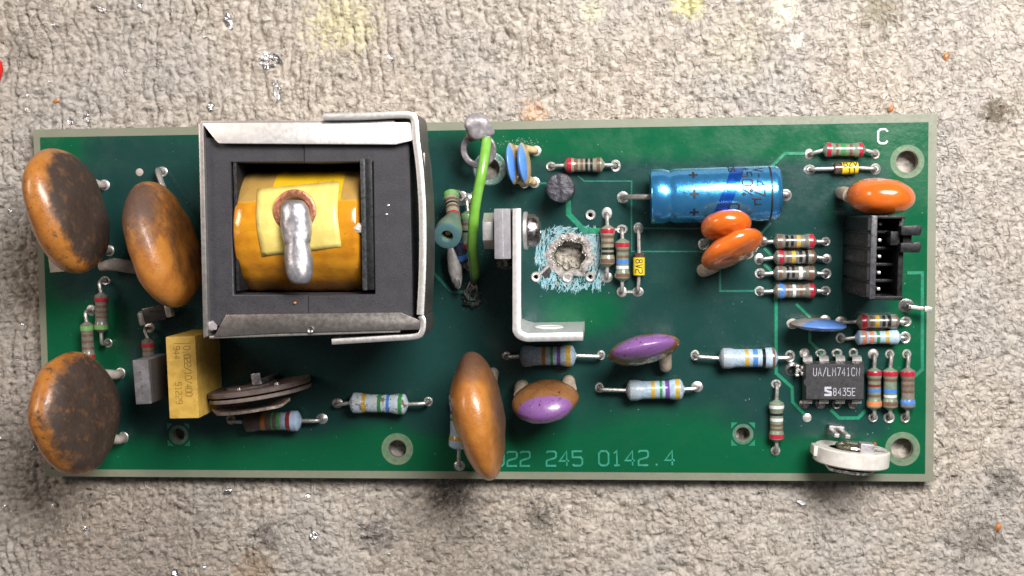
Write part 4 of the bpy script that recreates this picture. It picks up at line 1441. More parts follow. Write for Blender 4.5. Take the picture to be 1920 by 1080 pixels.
# outer clip: a bent strip standing on edge
def strip(poly_px, th, z0, z1, nm, mat, label=None):
    q = [Vector(Lc(a, b, z1)) for a, b in poly_px]
    q = [Vector((v.x, v.y)) for v in smooth_path([Vector((v.x, v.y, 0)) for v in q], 4)]
    L, Rr = offset_poly([(v.x, v.y) for v in q], th / 2)
    V, F = [], []
    n_ = len(q)
    for i in range(n_):
        V += [(L[i].x, L[i].y, z0), (L[i].x, L[i].y, z1 - .08), (L[i].x * .85 + Rr[i].x * .15, L[i].y * .85 + Rr[i].y * .15, z1),
              (L[i].x * .15 + Rr[i].x * .85, L[i].y * .15 + Rr[i].y * .85, z1), (Rr[i].x, Rr[i].y, z1 - .08), (Rr[i].x, Rr[i].y, z0)]
    for i in range(n_ - 1):
        for k in range(6):
            k2_ = (k + 1) % 6
            F.append((i * 6 + k, i * 6 + k2_, i * 6 + 6 + k2_, i * 6 + 6 + k))
    F.append(tuple(range(6)))
    F.append(tuple((n_ - 1) * 6 + k for k in range(6))[::-1])
    mbx = MB()
    mbx.add((V, F))
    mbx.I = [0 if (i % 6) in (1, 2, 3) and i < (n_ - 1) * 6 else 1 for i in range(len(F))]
    return build(nm, mbx, [mat, STEEL_SHADED], root, smooth=40, label=label)
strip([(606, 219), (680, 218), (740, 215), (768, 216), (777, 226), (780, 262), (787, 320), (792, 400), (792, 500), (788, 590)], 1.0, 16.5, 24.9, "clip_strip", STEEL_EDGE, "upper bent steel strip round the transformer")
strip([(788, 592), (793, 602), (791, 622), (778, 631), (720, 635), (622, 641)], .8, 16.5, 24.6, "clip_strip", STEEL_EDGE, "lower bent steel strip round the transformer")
for (a, b, c_, d_) in ((300, 345, 23, 18.5), (470, 560, 22, 17)):
    y1_, y0_ = Lc(0, a, 20)[1], Lc(0, b, 20)[1]
    x_ = Lc(786, (a + b) / 2, 22)[0]
    build("clip_rib", box(x_ + .5, x_ + 1.05, y0_, y1_, d_, c_, .3), STEEL_SHADED, root)

# ------------------------------------------------------------------ power transistor on its aluminium bracket
zt = 18.0
o2 = at(968, 433, zt)
M = frame(Vector((o2.x, o2.y, 0)), 0)
root = empty("heatsink_bracket", board, M, "aluminium angle bracket standing beside the green wire")
Q = lambda px, py, z=zt: (lambda v: (v.x - o2.x, v.y - o2.y))(at(px, py, z))
path = [Vector((*p, 0)) for p in (Q(969, 391), Q(969, 480), Q(969, 600), Q(970, 622), Q(984, 632), Q(1010, 632.5), Q(1093, 631))]
bx = smooth_path(path, 5)
L, Rr = offset_poly([(v.x, v.y) for v in bx], .62)
V, F = [], []
n_ = len(bx)
for i in range(n_):
    s_ = max(0, (i - (n_ - 6)) / 5)
    z1_ = zt
    for q, zz in ((L[i], .25), (L[i], z1_ - .1), (L[i].lerp(Rr[i], .12), z1_), (L[i].lerp(Rr[i], .88), z1_), (Rr[i], z1_ - .1), (Rr[i], .25)):
        V.append((q.x - (1.35 * max(0, 1 - (i / (n_ * .62)) ** 3) if zz < 1 else 0), q.y, zz))
for i in range(n_ - 1):
    for k in range(6):
        k2_ = (k + 1) % 6
        F.append((i * 6 + k, i * 6 + k2_, i * 6 + 6 + k2_, i * 6 + 6 + k))
F.append(tuple(range(6)))
F.append(tuple((n_ - 1) * 6 + k for k in range(6))[::-1])
build("bracket_plate", (V, F), ALU, root, smooth=40)
P = Q(1025, 628)
build("bracket_hole", lathe([(0, 0), (0, 2.0), (.06, 2.1), (-.1, 2.2)], 24, 'Y'), pmat("hole_rim", (.85, .84, .84), .4, .3), root, Matrix.Translation((P[0], P[1] + .42, 9.5)))
xp0, xp1 = Q(926, 433)[0], Q(957, 433)[0]
y0_, y1_ = Q(940, 486)[1], Q(940, 391)[1]
troot = empty("power_transistor", board, M, "light grey flat transistor bolted to the bracket")
build("transistor_body", box(xp0, xp1, y0_, y1_, 7.2, zt - .2, .2), GREYP, troot)
build("mould_seam", box((xp0 + xp1) / 2 + .02, (xp0 + xp1) / 2 + .14, y0_ + .3, y1_ - .3, zt - .4, zt - .15, .03, 1), pmat("seam_flash", (.55, .54, .56), .5, 0, (.3, .29, .3), 4.), troot)
for k in range(3):
    zz = 9 + k * 2.6
    xm = (xp0 + xp1) / 2
    build("lead", tube(smooth_path([(xm, y0_ + .2, zz), (xm + .1 * k, y0_ - .7, zz), (xm - .3 + .2 * k, y0_ - 1.1, zz - 1.5), (xm - .5 + .5 * k, y0_ - 1.2, .2)], 4), .32, 8), SOLDER_DULL, troot)
build("charred_flux", blob(1.1, (1.25, .75, .6), .7, 1.6, 4, 9), pmat("charred_flux", (.05, .04, .035), .45, .2, (.25, .2, .17), 2.5, bump=.2, bs=3), troot, Matrix.Translation(((xp0 + xp1) / 2, y0_ - .95, 10)))
# bolt, washer, nut
zb = 13.2
broot = empty("bolt", board, M, "round headed bolt and nut through the bracket")
yb = Q(990, 433)[1]
xs_ = Q(978, 433)[0]
build("bolt_washer", lathe([(xs_, 0), (xs_, 2.75), (xs_ + .1, 2.85), (xs_ + .5, 2.85), (xs_ + .6, 2.75), (xs_ + .6, 0)], 32), STEEL_EDGE, broot, Matrix.Translation((0, yb, zb)))
build("bolt_head", lathe([(xs_ + .62, 0), (xs_ + .62, 2.3), (xs_ + .8, 2.45), (xs_ + 1.7, 2.4), (xs_ + 2.3, 2.0), (xs_ + 2.55, 1.2), (xs_ + 2.55, .9), (xs_ + 1.9, .8), (xs_ + 1.9, 0)], 32),
      pmat("bolt_steel", (.35, .33, .33), .3, 1, (.2, .18, .18), 1., bump=.06, bs=2), broot, Matrix.Translation((0, yb, zb)))
xn0, xn1 = Q(904, 433, 16)[0], Q(925, 433, 16)[0]
hexp = [(2.75 * math.cos(R_(60 * k)), 2.75 * math.sin(R_(60 * k))) for k in range(6)]
V, F = prism(hexp, xn0, xn1, .15, 2)
build("nut", ([(z, x, y) for x, y, z in V], F), STEEL_EDGE, broot, Matrix.Translation((0, yb, zb)))

# ------------------------------------------------------------------ green wire with its ring lug
root = empty("ground_wire", board, None, "green insulated wire soldered to a grey ring lug, lower end burnt")
wp = [(912, 264, 7.5), (909, 290, 9.5), (902, 330, 10.5), (892, 380, 10), (887, 430, 9), (886, 470, 7.5), (890, 505, 5.0), (889, 527, 3.0)]
path = smooth_path([at(*p) for p in wp], 6)
t = NT("green_insulation")
t.coord(0)
pb = at(888, 530, 2.5)
dn = t.n('ShaderNodeVectorMath', operation='DISTANCE')
dn.inputs[1].default_value = pb
t.l(t.raw, dn.inputs[0])
c = t.mix(t.rng(t.noise(.5), .35, .65), (0.15, 0.37, 0.035), (0.19, 0.43, 0.07))
c = t.mix(t.rng(t.math('ADD', dn.outputs['Value'], t.math('MULTIPLY', t.noise(1.2, 4), 2.5)), 5.2, 2.2), c, (0.03, 0.03, 0.012))
t.l(c, t.b.inputs['Base Color'])
t.b.inputs['Roughness'].default_value = .3
t.b.inputs['Coat Weight'].default_value = .4
build("insulation", tube(path, [.8 + .03 * noise.noise(p * .9) for p in path[:-4]] + [.8, .74, .72, .65], 18), t.m, root, smooth=60)
build("bare_end", tube(smooth_path([at(917, 250, 7.0), at(914, 258, 7.3), at(911, 268, 7.8)], 4), .5, 10), TIN, root)
GUN = pmat("grey_lug_metal", (.40, .37, .40), .45, .6, (.27, .24, .26), .9, bump=.06, bs=2)
c0 = at(897, 281, 5.2)
build("ring_lug", lathe([(-.3, 1.95), (-.38, 2.1), (-.38, 2.7), (-.25, 2.85), (.25, 2.85), (.38, 2.7), (.38, 2.1), (.3, 1.95), (-.3, 1.95)], 48, 'Z'), GUN, root, frame(c0, 0, 12, -8), label="grey ring lug")
build("solder_blob", blob(2.0, (1.1, .95, .75), .3, .7, 4, 2), pmat("blob_solder", (.50, .47, .50), .45, .6, (.38, .35, .37), .8, bump=.03, bs=1.2), root, frame(at(898, 238, 7.5), -20, 8, 0))
build("lug_neck", tube([at(880, 258, 5.6), at(898, 248, 6.4), at(915, 262, 6.0)], [.8, 1.2, .7], 10), pmat("lug_neck_metal", (.16, .14, .13), .4, .8, (.3, .22, .14), 1.2, bump=.1, bs=2), root)
P = at(884, 556)
build("burnt_joint", blob(1.4, (1, 1.1, .75), .6, 1.5, 4, 7), pmat("burnt_solder", (.10, .12, .10), .3, .3, (.02, .03, .025), 1.2, bump=.2, bs=2.5, spots=(((.6, .55, .5), 3, .66, .7), ((.16, .04, .02), 1.6, .62, .7))), root, Matrix.Translation((P.x, P.y, .5)))
for k in range(7):
    a = at(886 + random.uniform(-5, 7), 528 + random.uniform(-3, 8), 2.8)
    b = at(884 + random.uniform(-9, 9), 550 + random.uniform(-6, 8), .7)
    build("strand", tube(smooth_path([a, (a + b) / 2 + Vector((random.uniform(-.5, .5), 0, .5)), b], 3), .14, 6), SOLDER_DULL if k % 2 else TIN, root)

# standing resistor in a green sleeve, with its neighbours
A, B = at(846, 366, 4.0), at(850, 408, 7.5)
ax = (B - A).normalized()
M = Matrix.Translation(A) @ ax.to_track_quat('X', 'Z').to_matrix().to_4x4()
L = (B - A).length
root = empty("sleeved_resistor", board, M, "standing resistor pushed into a flared green sleeve, beside the green wire")
build("resistor_body", lathe([(-.3, 0), (-.3, .7), (-.1, 1.05), (.2, 1.25), (1.0, 1.2), (1.4, 1.08), (L, 1.05)], 24), BODY['beige'], root)
for (x_, w_, cl) in ((.45, 1.0, 'lime'), (1.75, .5, 'brown'), (2.5, .35, 'black'), (3.3, .5, 'brown'), (L - .3, .6, 'red')):
    q = 1.26 if x_ < 1 else 1.1
    build("color_band", lathe([(x_ - w_ / 2, q - .1), (x_ - w_ / 2, q + .02), (x_ + w_ / 2, q + .02), (x_ + w_ / 2, q - .1)], 24), BAND[cl], root)
E = M.inverted() @ at(838, 443, 13.5)
eax = Vector((E.x, E.y, E.z)) - Vector((L, 0, 0))
sl = eax.length
Mx = Matrix.Translation((L, 0, 0)) @ eax.to_track_quat('X', 'Z').to_matrix().to_4x4()
build("sleeve", lathe([(-.2, 1.0), (0, 1.15), (sl * .3, 1.5), (sl * .6, 2.0), (sl * .9, 2.15), (sl, 2.05), (sl + .06, 1.9), (sl + .02, .95), (sl - .3, .85), (sl - 2.5, .8), (sl - 2.6, 0)], 36),
      pmat("green_sleeve", (.09, .15, .115), .45, 0, (.13, .18, .12), .4, bump=.04, bs=3, grads=(((1, 0, 0), sl - .7, sl - .1, .3, 1, (.065, .14, .15)),)), root, Mx)
build("wire_inside", blob(.5, (1, 1.3, 1), .3, 1, 2, 4), pmat("copper_inside", (.5, .3, .15), .3, .9), root, Mx @ Matrix.Translation((sl - 1.5, 0, 0)))
P = at(866, 372)
solder(root, M, P, 1.1, .7, SOLDER)
build("lead", tube([M.inverted() @ q for q in smooth_path([A - ax * .2, (A + P) / 2 + Vector((.3, .8, .6)), Vector((P.x, P.y, .2))], 5)], .32, 8), TIN, root)

def shard(label, p0, p1, z0, z1, rmax, mat, nm):
    A, B = at(*p0, z0), at(*p1, z1)
    ax = B - A
    M = Matrix.Translation(A) @ ax.to_track_quat('X', 'Z').to_matrix().to_4x4()
    L = ax.length
    r0 = empty(nm, board, M, label)
    V, F = lathe([(0, 0), (.1, rmax * .55), (L * .2, rmax * .85), (L * .5, rmax), (L * .75, rmax * .8), (L * .92, rmax * .4), (L, 0)], 20)
    build("capacitor_body", ([(x, y, z * .75) for x, y, z in V], F), mat, r0, smooth=50)
    build("paint_tip", blob(.62, (1.6, .85, .55), .2, 1, 3, 3), pmat("grey_tip", (.16, .15, .15), .4, .2), r0, Matrix.Translation((L * .8, 0, rmax * .38)))
    build("lead", tube([(.2, 0, 0), (-.4, 0, -1.5)], .28, 8), TIN, r0)
    return r0
shard("pale pointed capacitor below the flared sleeve", (846, 462), (860, 545), 2.6, 2.4, 1.15, pmat("dirty_white", (.50, .47, .45), .4, 0, (.32, .29, .28), .8, bump=.08, bs=1.5, coat=.3), "pointed_capacitor")
A, B = at(858, 452, 3), at(868, 492, 2)
ax = B - A
M = Matrix.Translation(A) @ ax.to_track_quat('X', 'Z').to_matrix().to_4x4()
root = empty("dark_diode", board, M, "dark glass diode with blue band behind the pale pointed capacitor")
L = ax.length
build("glass_body", lathe([(0, 0), (0, .7), (.2, .95), (L - .2, .95), (L, .7), (L, 0)], 20), pmat("dark_blue_glass", (.02, .03, .06), .2, 0, (.05, .06, .1), 2., coat=.5), root)
build("color_band", lathe([(L * .62, .9), (L * .62, .99), (L * .85, .99), (L * .85, .9)], 20), BAND['blue'], root)
build("lead", tube([(L - .1, 0, 0), (L + .8, 0, -.3), (L + 1.2, .2, -1.8)], .28, 8), TIN, root)
for (px, py, r_, lb) in ((880, 372, .75, None), (889, 365, .6, None)):
    P = at(px, py)
    build("solder_pad", lathe([(0, r_), (.15, r_ * .97), (.32, r_ * .5), (.35, 0)], 18, 'Z'), SOLDER, board, Matrix.Translation((P.x, P.y, .04)))

# black round stump
P = at(1050, 352, 7.0)
M = frame(Vector((P.x, P.y, 0)), 0)
root = empty("transistor_stump", board, M, "round black transistor with a broken rough top above the burnt hole")
V, F = lathe([(.5, 0), (.5, 2.1), (.8, 2.25), (6.3, 2.25), (6.75, 2.1), (6.9, 1.7), (6.95, 1.2), (7.0, .6), (7.0, 0)], 40, 'Z')
build("stump_body", ([(x, y, z + (.3 * noise.noise(Vector((x * 1.1, y * .6, 3))) + .16 * noise.noise(Vector((x * 3, y * 1.6, 5))) if z > 6.6 else 0)) for x, y, z in V], F),
      pmat("broken_black", (.035, .032, .042), .38, 0, (.06, .055, .075), 1.5, bump=.25, bs=1.3), root, smooth=50)
for dx in (-1.2, 0, 1.2):
    build("lead", tube([(dx, -.3, .7), (dx, -.3, -.1)], .25, 6), TIN, root)

# ------------------------------------------------------------------ burnt hole
CH = pmat("charred_laminate", (.17, .14, .125), .45, .1, (.44, .41, .40), 1.3, bump=.2, bs=2.2, grads=(((0, 0, -1), -.05, .5, .5, 1.2, (.05, .035, .025)),), spots=(((.03, .025, .02), 1.6, .58, .66), ((.75, .72, .7), 2.6, .70, .74)))
root = empty("burnt_hole", board, None, "burnt through hole with charred rim and blue scratches")
V, F = [], []
n_ = 72
prof = [(2.2, -1.4), (2.35, -.4), (2.55, .15), (2.9, .32), (3.3, .22), (3.75, .06), (3.9, .0)]
for k in range(n_):
    th = 2 * math.pi * k / n_
    base_r = 1 + .3 * noise.noise(Vector((math.cos(th) * 2.2 + 4, math.sin(th) * 2.2, 4)))
    for j, (r_, z_) in enumerate(prof):
        q = r_ * (base_r if j < 3 else 1 + (base_r - 1) * .7) * (1 + .08 * noise.noise(Vector((math.cos(th) * 6, math.sin(th) * 6, j * .8))))
        V.append((BURN.x + q * math.cos(th), BURN.y + q * math.sin(th), z_ + .16 * noise.noise(Vector((math.cos(th) * 7, math.sin(th) * 7, j * 1.3 + 9)))))
m_ = len(prof)
for k in range(n_):
    for j in range(m_ - 1):
        a, b = k * m_ + j, ((k + 1) % n_) * m_ + j
        F.append((a, b, b + 1, a + 1))
build("charred_rim", (V, F), CH, root, smooth=60)
mbs = MB()
for k in range(46):
    th = R_(-20 + 240 * k / 46 + random.uniform(-3, 3))
    rr_ = random.uniform(2.35, 3.0) * (1 + .3 * noise.noise(Vector((math.cos(th) * 2.2 + 4, math.sin(th) * 2.2, 4))))
    mbs.add(blob(random.uniform(.14, .3), (1, 1, .8), .4, 1.5, 1, k), 0, Matrix.Translation((BURN.x + rr_ * math.cos(th), BURN.y + rr_ * math.sin(th), random.uniform(.0, .35))))
build("char_beads", mbs, pmat("metal_beads", (.6, .57, .55), .3, .9, (.3, .26, .24), 1.5), root, smooth=60, kind="stuff")
sc1, sc2 = MB(), MB()
sc3 = MB()
for k in range(1050):
    for _ in range(30):
        px, py = random.uniform(1004, 1141), random.uniform(422, 548)
        dx_, dy_ = (px - 1072) / 66, (py - 484) / 60
        dd = (abs(dx_) ** 3.2 + abs(dy_) ** 3.2) ** (1 / 3.2) + .22 * noise.noise(Vector((px * .035, py * .035, 2)))
        if math.hypot(px - 1068, py - 480) > 40 and dd < 1.02 and random.random() < .25 + .9 * max(0, noise.noise(Vector((px * .05, py * .03, 7))) + .25) and not (px > 1122 and py < 440):
            break
    P = at(px, py)
    side = abs(px - 1072) > 38
    an = R_(random.gauss(84, 11) if side else random.gauss(18 if py < 480 else 75, 30))
    ln_ = random.uniform(.3, 1.9) * (1 if side else .7)
    D = Vector((math.cos(an), math.sin(an), 0)) * ln_ / 2
    bend = Vector((-D.y, D.x, 0)) * random.uniform(-.15, .15)
    if any(math.hypot(*(project(*(P + D * s_).xy)[i_] - (1068, 480)[i_] for i_ in (0, 1))) < 38 for s_ in (-1, 1)):
        continue
    u = random.random() + (.25 if px > 1100 and py < 520 else 0)
    tgt = sc1 if u < .6 else sc2 if u < .88 else sc3
    tgt.add(ribbon([(P - D).xy, (P + bend).xy, (P + D).xy], random.uniform(.04, .15), .012 + .0004 * (k % 60), sh=.015), 0, Matrix.Translation((0, 0, .045)))
build("scratch_marks", sc1, pmat("scratched_lacquer_blue", (.125, .30, .37), .6, 0, (.23, .42, .49), 2.), root, smooth=0, kind="stuff", label="pale blue scratches scraped into the lacquer")
build("scratch_marks", sc2, pmat("scratched_lacquer_pale", (.10, .30, .36), .6, 0, (.42, .52, .52), 2.), root, smooth=0, kind="stuff", label="duller scratches scraped into the lacquer")
build("scratch_marks", sc3, pmat("scratched_lacquer_grey", (.42, .44, .42), .6, 0, (.2, .22, .2), 2.), root, smooth=0, kind="stuff", label="grey scratches scraped into the lacquer")
p, q = at(1012, 514), at(1030, 497)
build("torn_track", tube(smooth_path([p + Vector((0, 0, .2)), (p + q) / 2 + Vector((.1, .1, .35)), q + Vector((0, 0, .25))], 3), .3, 8), TIN, root)
P = at(1024, 510)
build("scorch_flake", blob(.7, (1.1, 1.3, .18), .5, 1.5, 3, 4), pmat("scorch", (.02, .02, .022), .5), root, Matrix.Translation((P.x, P.y, .1)))

# dust and flux flecks lying on the lacquer
fl = MB()
for k in range(330):
    if k < 90:
        px, py = random.gauss(972, 22), 266 + random.gauss(0, 5) + abs(random.gauss(0, 3))
    elif k < 150:
        px, py = random.gauss(880, 40), random.gauss(480, 60)
    else:
        px, py = random.uniform(95, 1740), random.uniform(255, 880)
    P = at(px, py, .06)
    a_ = random.uniform(0, 6.28)
    l_ = random.uniform(.04, .16)
    w_ = random.uniform(.03, .08)
    d1 = Vector((math.cos(a_), math.sin(a_), 0)) * l_
    d2 = Vector((-math.sin(a_), math.cos(a_), 0)) * w_
    fl.add(([P - d1, P + d2, P + d1, P - d2, P + Vector((0, 0, .05))], [(0, 1, 4), (1, 2, 4), (2, 3, 4), (3, 0, 4)]))
build("dust", fl, pmat("pale_dust", (.34, .40, .38), .7, 0, (.2, .28, .25), 1.), board, smooth=0, kind="stuff", label="pale dust and flux flecks on the green lacquer")

# ------------------------------------------------------------------ yellow film capacitor
zt = 12.0
c4 = [at(312, 631, zt), at(368, 631, zt), at(371, 784, zt), at(316, 785, zt)]
o3 = sum(c4, Vector((0, 0, 0))) / 4
M = frame(Vector((o3.x, o3.y, 0)), 1.2)
root = empty("film_capacitor", board, M, "yellow box capacitor stamped 0,022/10/400")
hx = (at(370, 708, zt).x - at(314, 708, zt).x) / 2
hy = (at(342, 631, zt).y - at(342, 785, zt).y) / 2
build("capacitor_box", box(-hx, hx, -hy, hy, .3, zt, .22), pmat("yellow_casing", (.58, .37, .08), .42, 0, (.48, .295, .055), .7, bump=.05, bs=2.2, spots=(((.4, .25, .05), 1.5, .68, .76),)), root)
mb = MB()
text(mb, "0,022/10/400", .45, hy - 1.55, 1.02, .13, pitch=4.9, ang=-90, h=.012, asp=.78 * 12.2 / 12)
text(mb, "944", -1.15, hy - 1.55, .95, .13, pitch=5.6, ang=-90, h=.012, asp=.8)
text(mb, "51229", -1.15, -.75, .95, .13, pitch=5.6, ang=-90, h=.012, asp=.8)
mb.add(ribbon([(-1.2, hy - 1.1), (1.55, hy - 1.1)], .1, .012, sh=.02))
build("lettering", mb, pmat("stamped_ink", (.26, .15, .03), .5), root, Matrix.Translation((0, 0, zt)), smooth=0)

# small grey transistor by the yellow box
zt = 10.5
o3 = at(266, 716, zt)
M = frame(Vector((o3.x, o3.y, 0)), 3)
root = empty("small_transistor", board, M, "small flat grey transistor standing left of the yellow box")
build("transistor_body", box(-1.28, 1.22, -3.55, 3.5, 2.0, zt, .18), DARKGREY, root)
build("side_shade_plate", box(1.2, 1.5, -3.4, 3.4, 2.0, zt - .4, .08), pmat("side_shade", (.07, .062, .06), .4, .3), root)  # thin dark sheet, puts the shade of the right side into colour
for k in (-2.3, 0, 2.3):
    build("lead", tube([(0, k, 2.3), (0, k, 0.1)], .32, 8), TIN, root)
for k in range(4):
    build("mould_mark", lathe([(zt - .05, 0), (zt + .015, .05), (zt + .015, .1), (zt - .05, .14)], 8, 'Z'), BLACKP, root, Matrix.Translation((-.1, -1.8 + k * 1.1, 0)))

# dark film element with bright end caps
A, B = at(262, 592, 3.2), at(320, 585, 3.2)
d = B - A
M = frame((A + B) / 2, math.degrees(math.atan2(d.y, d.x)) + 6)
root = empty("black_jumper", board, M, "flat black element with two silver ends below the second capacitor")
build("black_plate", box(-1.9, 1.9, -1.3, 1.3, -1.0, .6, .25), pmat("black_film", (.022, .018, .018), .35, 0, (.03, .025, .024), 1., coat=.3), root)
for sx_ in (-1, 1):
    build("end_cap", lathe([(-1.2, 0), (-1.2, .75), (-.9, .9), (.8, .85), (1.1, .5), (1.15, 0)], 18, 'Y'), SOLDER, root, Matrix.Translation((sx_ * 2.2, .15 * sx_, -.35)))

# pale square sticker and grey sleeve on the left
P = at(109, 494)
a = [at(91, 480), at(120, 478), at(130, 508), at(95, 511)]
build("paper_label", prism([(v.x, v.y) for v in a][::-1], .08, .2, 0), pmat("pale_label", (.56, .5, .43), .7, 0, (.46, .4, .34), 1.), board, label="small blank pale label under the upper left capacitor")
build("lead_coating", tube(smooth_path([at(188, 500, 2.5), at(215, 496, 2.8), at(240, 500, 2.4), at(275, 505, 1.2)], 4), [.7, .8, .9, 1.0, 1.05, 1.05, 1.05, 1.05, 1.05, 1.0, 1.0, .95, .9], 14), GREYCOAT, board,
      label="pale coated lead crossing below the left capacitors")


# ------------------------------------------------------------------ trimmers
def trimmer(label, c, zc, R, ang, T, mats, white):
    o = at(c[0], c[1], zc)
    M = frame(o, ang)
    root = empty("trimmer", board, M, label)
    dm, rim, metal = mats
    if white:
        build("ceramic_disc", lathe([(0, R * .62), (.05, R * .64), (.35, R * .66), (.4, R * .95), (.2, R), (-T + .2, R), (-T, R * .97), (-T, 0), (-.6, 0), (-.6, R * .62)], 56, 'Y'), dm, root, Matrix.Translation((0, 0, 0)))
        build("recess_face", lathe([(-.5, 0), (-.5, R * .63)], 40, 'Y'), rim, root)
        build("wiper_disc", lathe([(.1, 0), (.1, R * .42), (.35, R * .46), (.6, R * .44), (1.0, R * .3), (1.1, 0)], 36, 'Y'), pmat("brass_wiper", (.6, .55, .42), .3, 1, (.5, .46, .36), 1.), root, Matrix.Translation((0, .2, .3)))
        build("wiper_bridge", box(.5, 2.6, -.2, 1.7, 1.5, 3.6, .15), pmat("grey_bridge", (.42, .4, .43), .4, .6), root)
        build("mount_ear", box(-R - .35, -R + 1.2, -1.3, .3, -1.6, 1.6, .3), dm, root)
        for dx in (-2.9, -1.2):
            build("tag_leg", box(dx - .4, dx + .4, 2.0, 2.6, -zc + .1, 2.0, .15), SOLDER, root)
        build("tag_leg", box(-3.3, -.8, 2.3, 3.1, -zc + .1, -2.5, .3), SOLDER_DULL, root)
        build("spring_arm", tube(smooth_path([(1.6, .9, 3.0), (3.6, .9, 2.4), (5.0, .5, 2.0)], 4), .2, 8), TIN, root)
        build("red_speck", blob(.3, (1, 1, 1.4), .2, 1, 2, 1), BAND['rust'], root, Matrix.Translation((2.7, 1.7, 2.9)))
    else:
        build("phenolic_disc", lathe([(0, 0), (0, R - .1), (-.1, R), (-.7, R), (-.8, R - .1), (-.8, 0)], 72, 'Y'), dm, root)
        build("phenolic_disc", lathe([(-1.1, 0), (-1.1, R - .2), (-1.2, R - .1), (-1.6, R - .1), (-1.7, R - .2), (-1.7, 0)], 72, 'Y'), rim, root)
        build("wiper_disc", lathe([(.35, 0), (.35, R * .45), (.25, R * .5), (0, R * .5)], 40, 'Y'), dm, root, Matrix.Translation((-.8, 0, 1.3)))
        build("tag_leg", box(-.75, .75, .9, 2.3, 5.2, 5.6, .12), SOLDER_DULL, root, Matrix.Translation((1.4, 0, 0)))
        build("tag_leg", box(-.75, .75, .0, .5, -zc + .1, 5.5, .1), SOLDER_DULL, root, Matrix.Translation((1.4, .45, 0)))
        for dx in (-1.7, 4.4):
            build("rivet", lathe([(0, .5), (.35, .45), (.5, 0)], 14, 'Y'), SOLDER_DULL, root, Matrix.Translation((dx, 0, 5.0)))
    # metal back strip, arched like the disc
    V, F = [], []
    a0, a1 = (40, 148) if not white else (55, 150)
    yb_ = -T - (1.35 if not white else .8)
    Rr_ = R * (.97 if not white else .9)
    n_ = 26
    for k in range(n_ + 1):
        th = R_(a0 + (a1 - a0) * k / n_)
        e = max(0, abs(k / n_ - .5) - .38) * 6
        for (dr_, dy_) in ((0, 0), (0, .42), (-.35, .42), (-6.0, .1), (-6.0, -.1), (-.35, 0)):
            V.append(((Rr_ + dr_) * math.cos(th), yb_ + dy_ + e * 1.0, (Rr_ + dr_) * math.sin(th)))
    for k in range(n_):
        for j in range(6):
            j2 = (j + 1) % 6
            F.append((k * 6 + j, k * 6 + j2, k * 6 + 6 + j2, k * 6 + 6 + j))
    F.append(tuple(range(6)))
    F.append(tuple(n_ * 6 + j for j in range(6))[::-1])
    build("back_strip", (V, F), metal, root, smooth=40)
    return root


RUST = pmat("rusty_phenolic", (.085, .058, .052), .6, 0, (.125, .09, .082), .5, bump=.06, bs=2.5, spots=(((.22, .17, .15), 2.2, .62, .72), ((.05, .035, .03), .9, .6, .7)))
RUST2 = pmat("rusty_phenolic_dark", (.13, .10, .09), .6, 0, (.18, .14, .125), .8, bump=.06, bs=2.5)
trimmer("rusty brown round trimmer standing between yellow box and scorched resistor", (486, 720), 4.5, 8.3, 8, 2.1, (RUST, RUST2, pmat("old_strip", (.36, .3, .25), .4, .8, (.26, .2, .17), 1.)), False)
trimmer("white ceramic round trimmer at the lower right corner", (1597, 843), 4.2, 5.75, -5, 2.1,
        (pmat("white_ceramic", (.62, .60, .56), .4, 0, (.53, .5, .46), .6, bump=.03, bs=2), pmat("grey_recess", (.22, .19, .18), .5, 0, (.3, .26, .24), 1.), pmat("tin_strip", (.62, .6, .57), .32, 1.)), True)

# ------------------------------------------------------------------ crumbs on the felt
FOIL = pmat("foil", (.82, .83, .86), .2, 1, (.7, .7, .74), 1.2, bump=.12, bs=1.6)


def foil(px, py, sx, sy, ang, seed):
    p = at(px, py, FZ)
    n_ = 7
    V, F = [], []
    for i in range(n_ + 1):
        for j in range(n_ + 1):
            u, v_ = i / n_ * 2 - 1, j / n_ * 2 - 1
            e = 1 + .55 * noise.noise(Vector((u * 1.6 + seed, v_ * 1.6, seed)))
            x_, y_ = u * sx * e * math.sqrt(1 - v_ * v_ * .45), v_ * sy * e * math.sqrt(1 - u * u * .45)
            V.append((x_, y_, .35 + sy * .5 * noise.noise(Vector((x_ * 1.4 + seed, y_ * 1.8, seed * 2))) + .25 * noise.noise(Vector((x_ * 4, y_ * 4, seed)))))
    for i in range(n_):
        for j in range(n_):
            a = i * (n_ + 1) + j
            F.append((a, a + 1, a + n_ + 2, a + n_ + 1))
    return (V, F), Matrix.Translation((p.x, p.y, fz(p.x, p.y))) @ Matrix.Rotation(R_(ang), 4, 'Z')


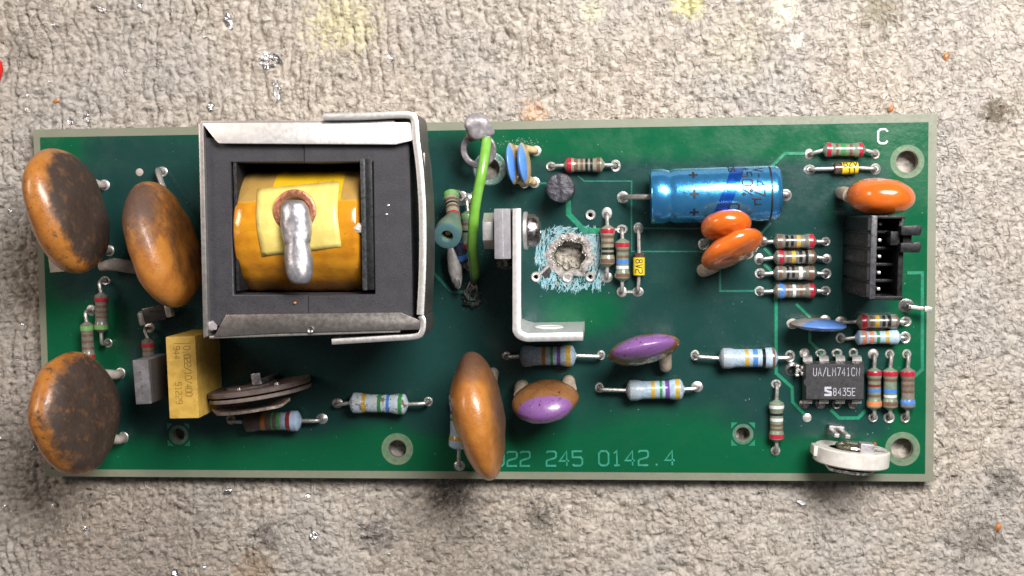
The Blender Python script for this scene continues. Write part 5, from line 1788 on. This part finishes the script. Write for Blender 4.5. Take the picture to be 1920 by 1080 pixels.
for (px, py, sx, sy, an, lab) in (
        (503, 113, 2.0, 1.1, -12, "largest crumpled foil flake on the felt above the transformer"),
        (521, 172, .6, 1.5, 12, "long narrow foil flake just below the largest foil flake"),
        (429, 36, .5, 1.5, 12, "upright foil sliver on the felt near the top, left of the yellow stain"),
        (164, 221, 1.0, .7, 5, "bright foil flake on the felt just above the left end of the board"),
        (134, 228, .45, .45, 0, "small foil flake beside the bright flake above the board's left end"),
        (190, 17, 1.1, .35, -20, "flat foil sliver at the top edge of the felt, towards the left"),
        (395, 200, .7, .4, -10, "small foil flake on the felt above the transformer's left corner"),
        (733, 107, .7, .45, -50, "grey foil curl on the felt between yellow stain and transformer"),
        (430, 919, .6, .4, 20, "foil flake on the felt just below the board, beneath the yellow box"),
        (578, 929, .55, .4, 25, "foil flake on the felt below the scorched resistor"),
        (590, 1003, .7, .5, 30, "grey folded foil flake on the lower felt beside a dark stain"),
        (331, 1072, .55, .7, 10, "foil flake cut by the lower edge of the picture")):
    g, M = foil(px, py, sx, sy, an, px * .01)
    o_ = build("foil_flake", g, FOIL, None, M, smooth=45)
    tag(o_, lab, "foil flake", "foil flakes scattered on the felt")
for (px, py, s_) in ((293, 121, .35), (53, 178, .35), (265, 13, .5), (8, 947, .4), (100, 948, .35), (162, 990, .45), (383, 1062, .4), (52, 205, .3), (125, 140, .22), (237, 134, .22), (3, 820, .4), (60, 840, .35),
                     (95, 155, .25), (157, 100, .22), (103, 46, .25), (155, 588, .5), (45, 610, .35), (95, 170, .22), (20, 395, .4), (322, 22, .3), (385, 70, .3), (700, 940, .22), (730, 1038, .22)):
    g, M = foil(px, py, s_, s_ * .6, px * 7, px * .013 + 2)
    o_ = build("foil_speck", g, FOIL, None, M, smooth=45)
    tag(o_, "tiny silver foil speck on the grey felt", "foil speck", "tiny foil specks on the felt")
CR = pmat("amber_crumb", (.50, .20, .06), .4, 0, (.35, .13, .04), 2., bump=.05, bs=4)
for (px, py, s_, lab) in ((1774, 106, .6, "amber crumb on the felt right of the letter C corner"), (1872, 988, .6, "amber crumb on the felt near the lower right corner"),
                          (107, 190, .55, "amber crumb on the felt above the upper left capacitor"), (1670, 204, .5, "brown crumb touching the board's top edge at the right")):
    p = at(px, py, FZ)
    o_ = build("resin_crumb", blob(s_, (1.2, .7, .6), .35, 1.2, 2, px), CR, None, frame(Vector((p.x, p.y, fz(p.x, p.y) + .25)), px % 90))
    tag(o_, lab, "crumb", "amber crumbs on the felt")
for (px, py, s_, m_, lab) in ((728, 385, .22, SOLDER, "tiny bright solder crumb on the right half of the ferrite core, the upper of two"),
                              (725, 402, .2, SOLDER, "tiny bright solder crumb on the right half of the ferrite core, the lower of two"),
                              (553, 568, .22, CR, "tiny copper coloured crumb on the ferrite core below the winding")):
    p = at(px, py, 23.4)
    o_ = build("solder_crumb", blob(s_, (1.2, .8, .7), .3, 1.2, 2, px), m_, None, frame(p, px % 90))
    tag(o_, lab, "crumb", "crumbs on the transformer core")
g, M = foil(1503, 942, .85, .28, -18, 3.3)
tag(build("white_chip", g, pmat("white_chip", (.75, .75, .8), .4), None, M, smooth=45), "white sliver on the felt below the marked hole", "chip")
# red plastic handle tip at the left edge
p = at(-14, 132, FZ + 1.5)
root = empty("red_handle")
root.location = Vector((p.x, p.y, FZ)) * S
tag(root, "red plastic tool tip poking in at the left edge", "tool handle")
V, F = lathe([(-2.2, 0), (-2.1, .8), (-1.6, 1.3), (0, 1.75), (1.4, 1.6), (2.0, 1.0), (2.2, 0)], 28, 'Y')
build("grip", ([(x, y, z * .8 + 1.5) for x, y, z in V], F), pmat("red_plastic", (.70, .02, .012), .35, 0, (.6, .015, .01), 1., coat=.3), root)
build("grip_stem", tube([(-.5, 0, 1.5), (-9, .5, 1.6)], 1.5, 20), pmat("red_plastic_stem", (.62, .02, .012), .35), root)
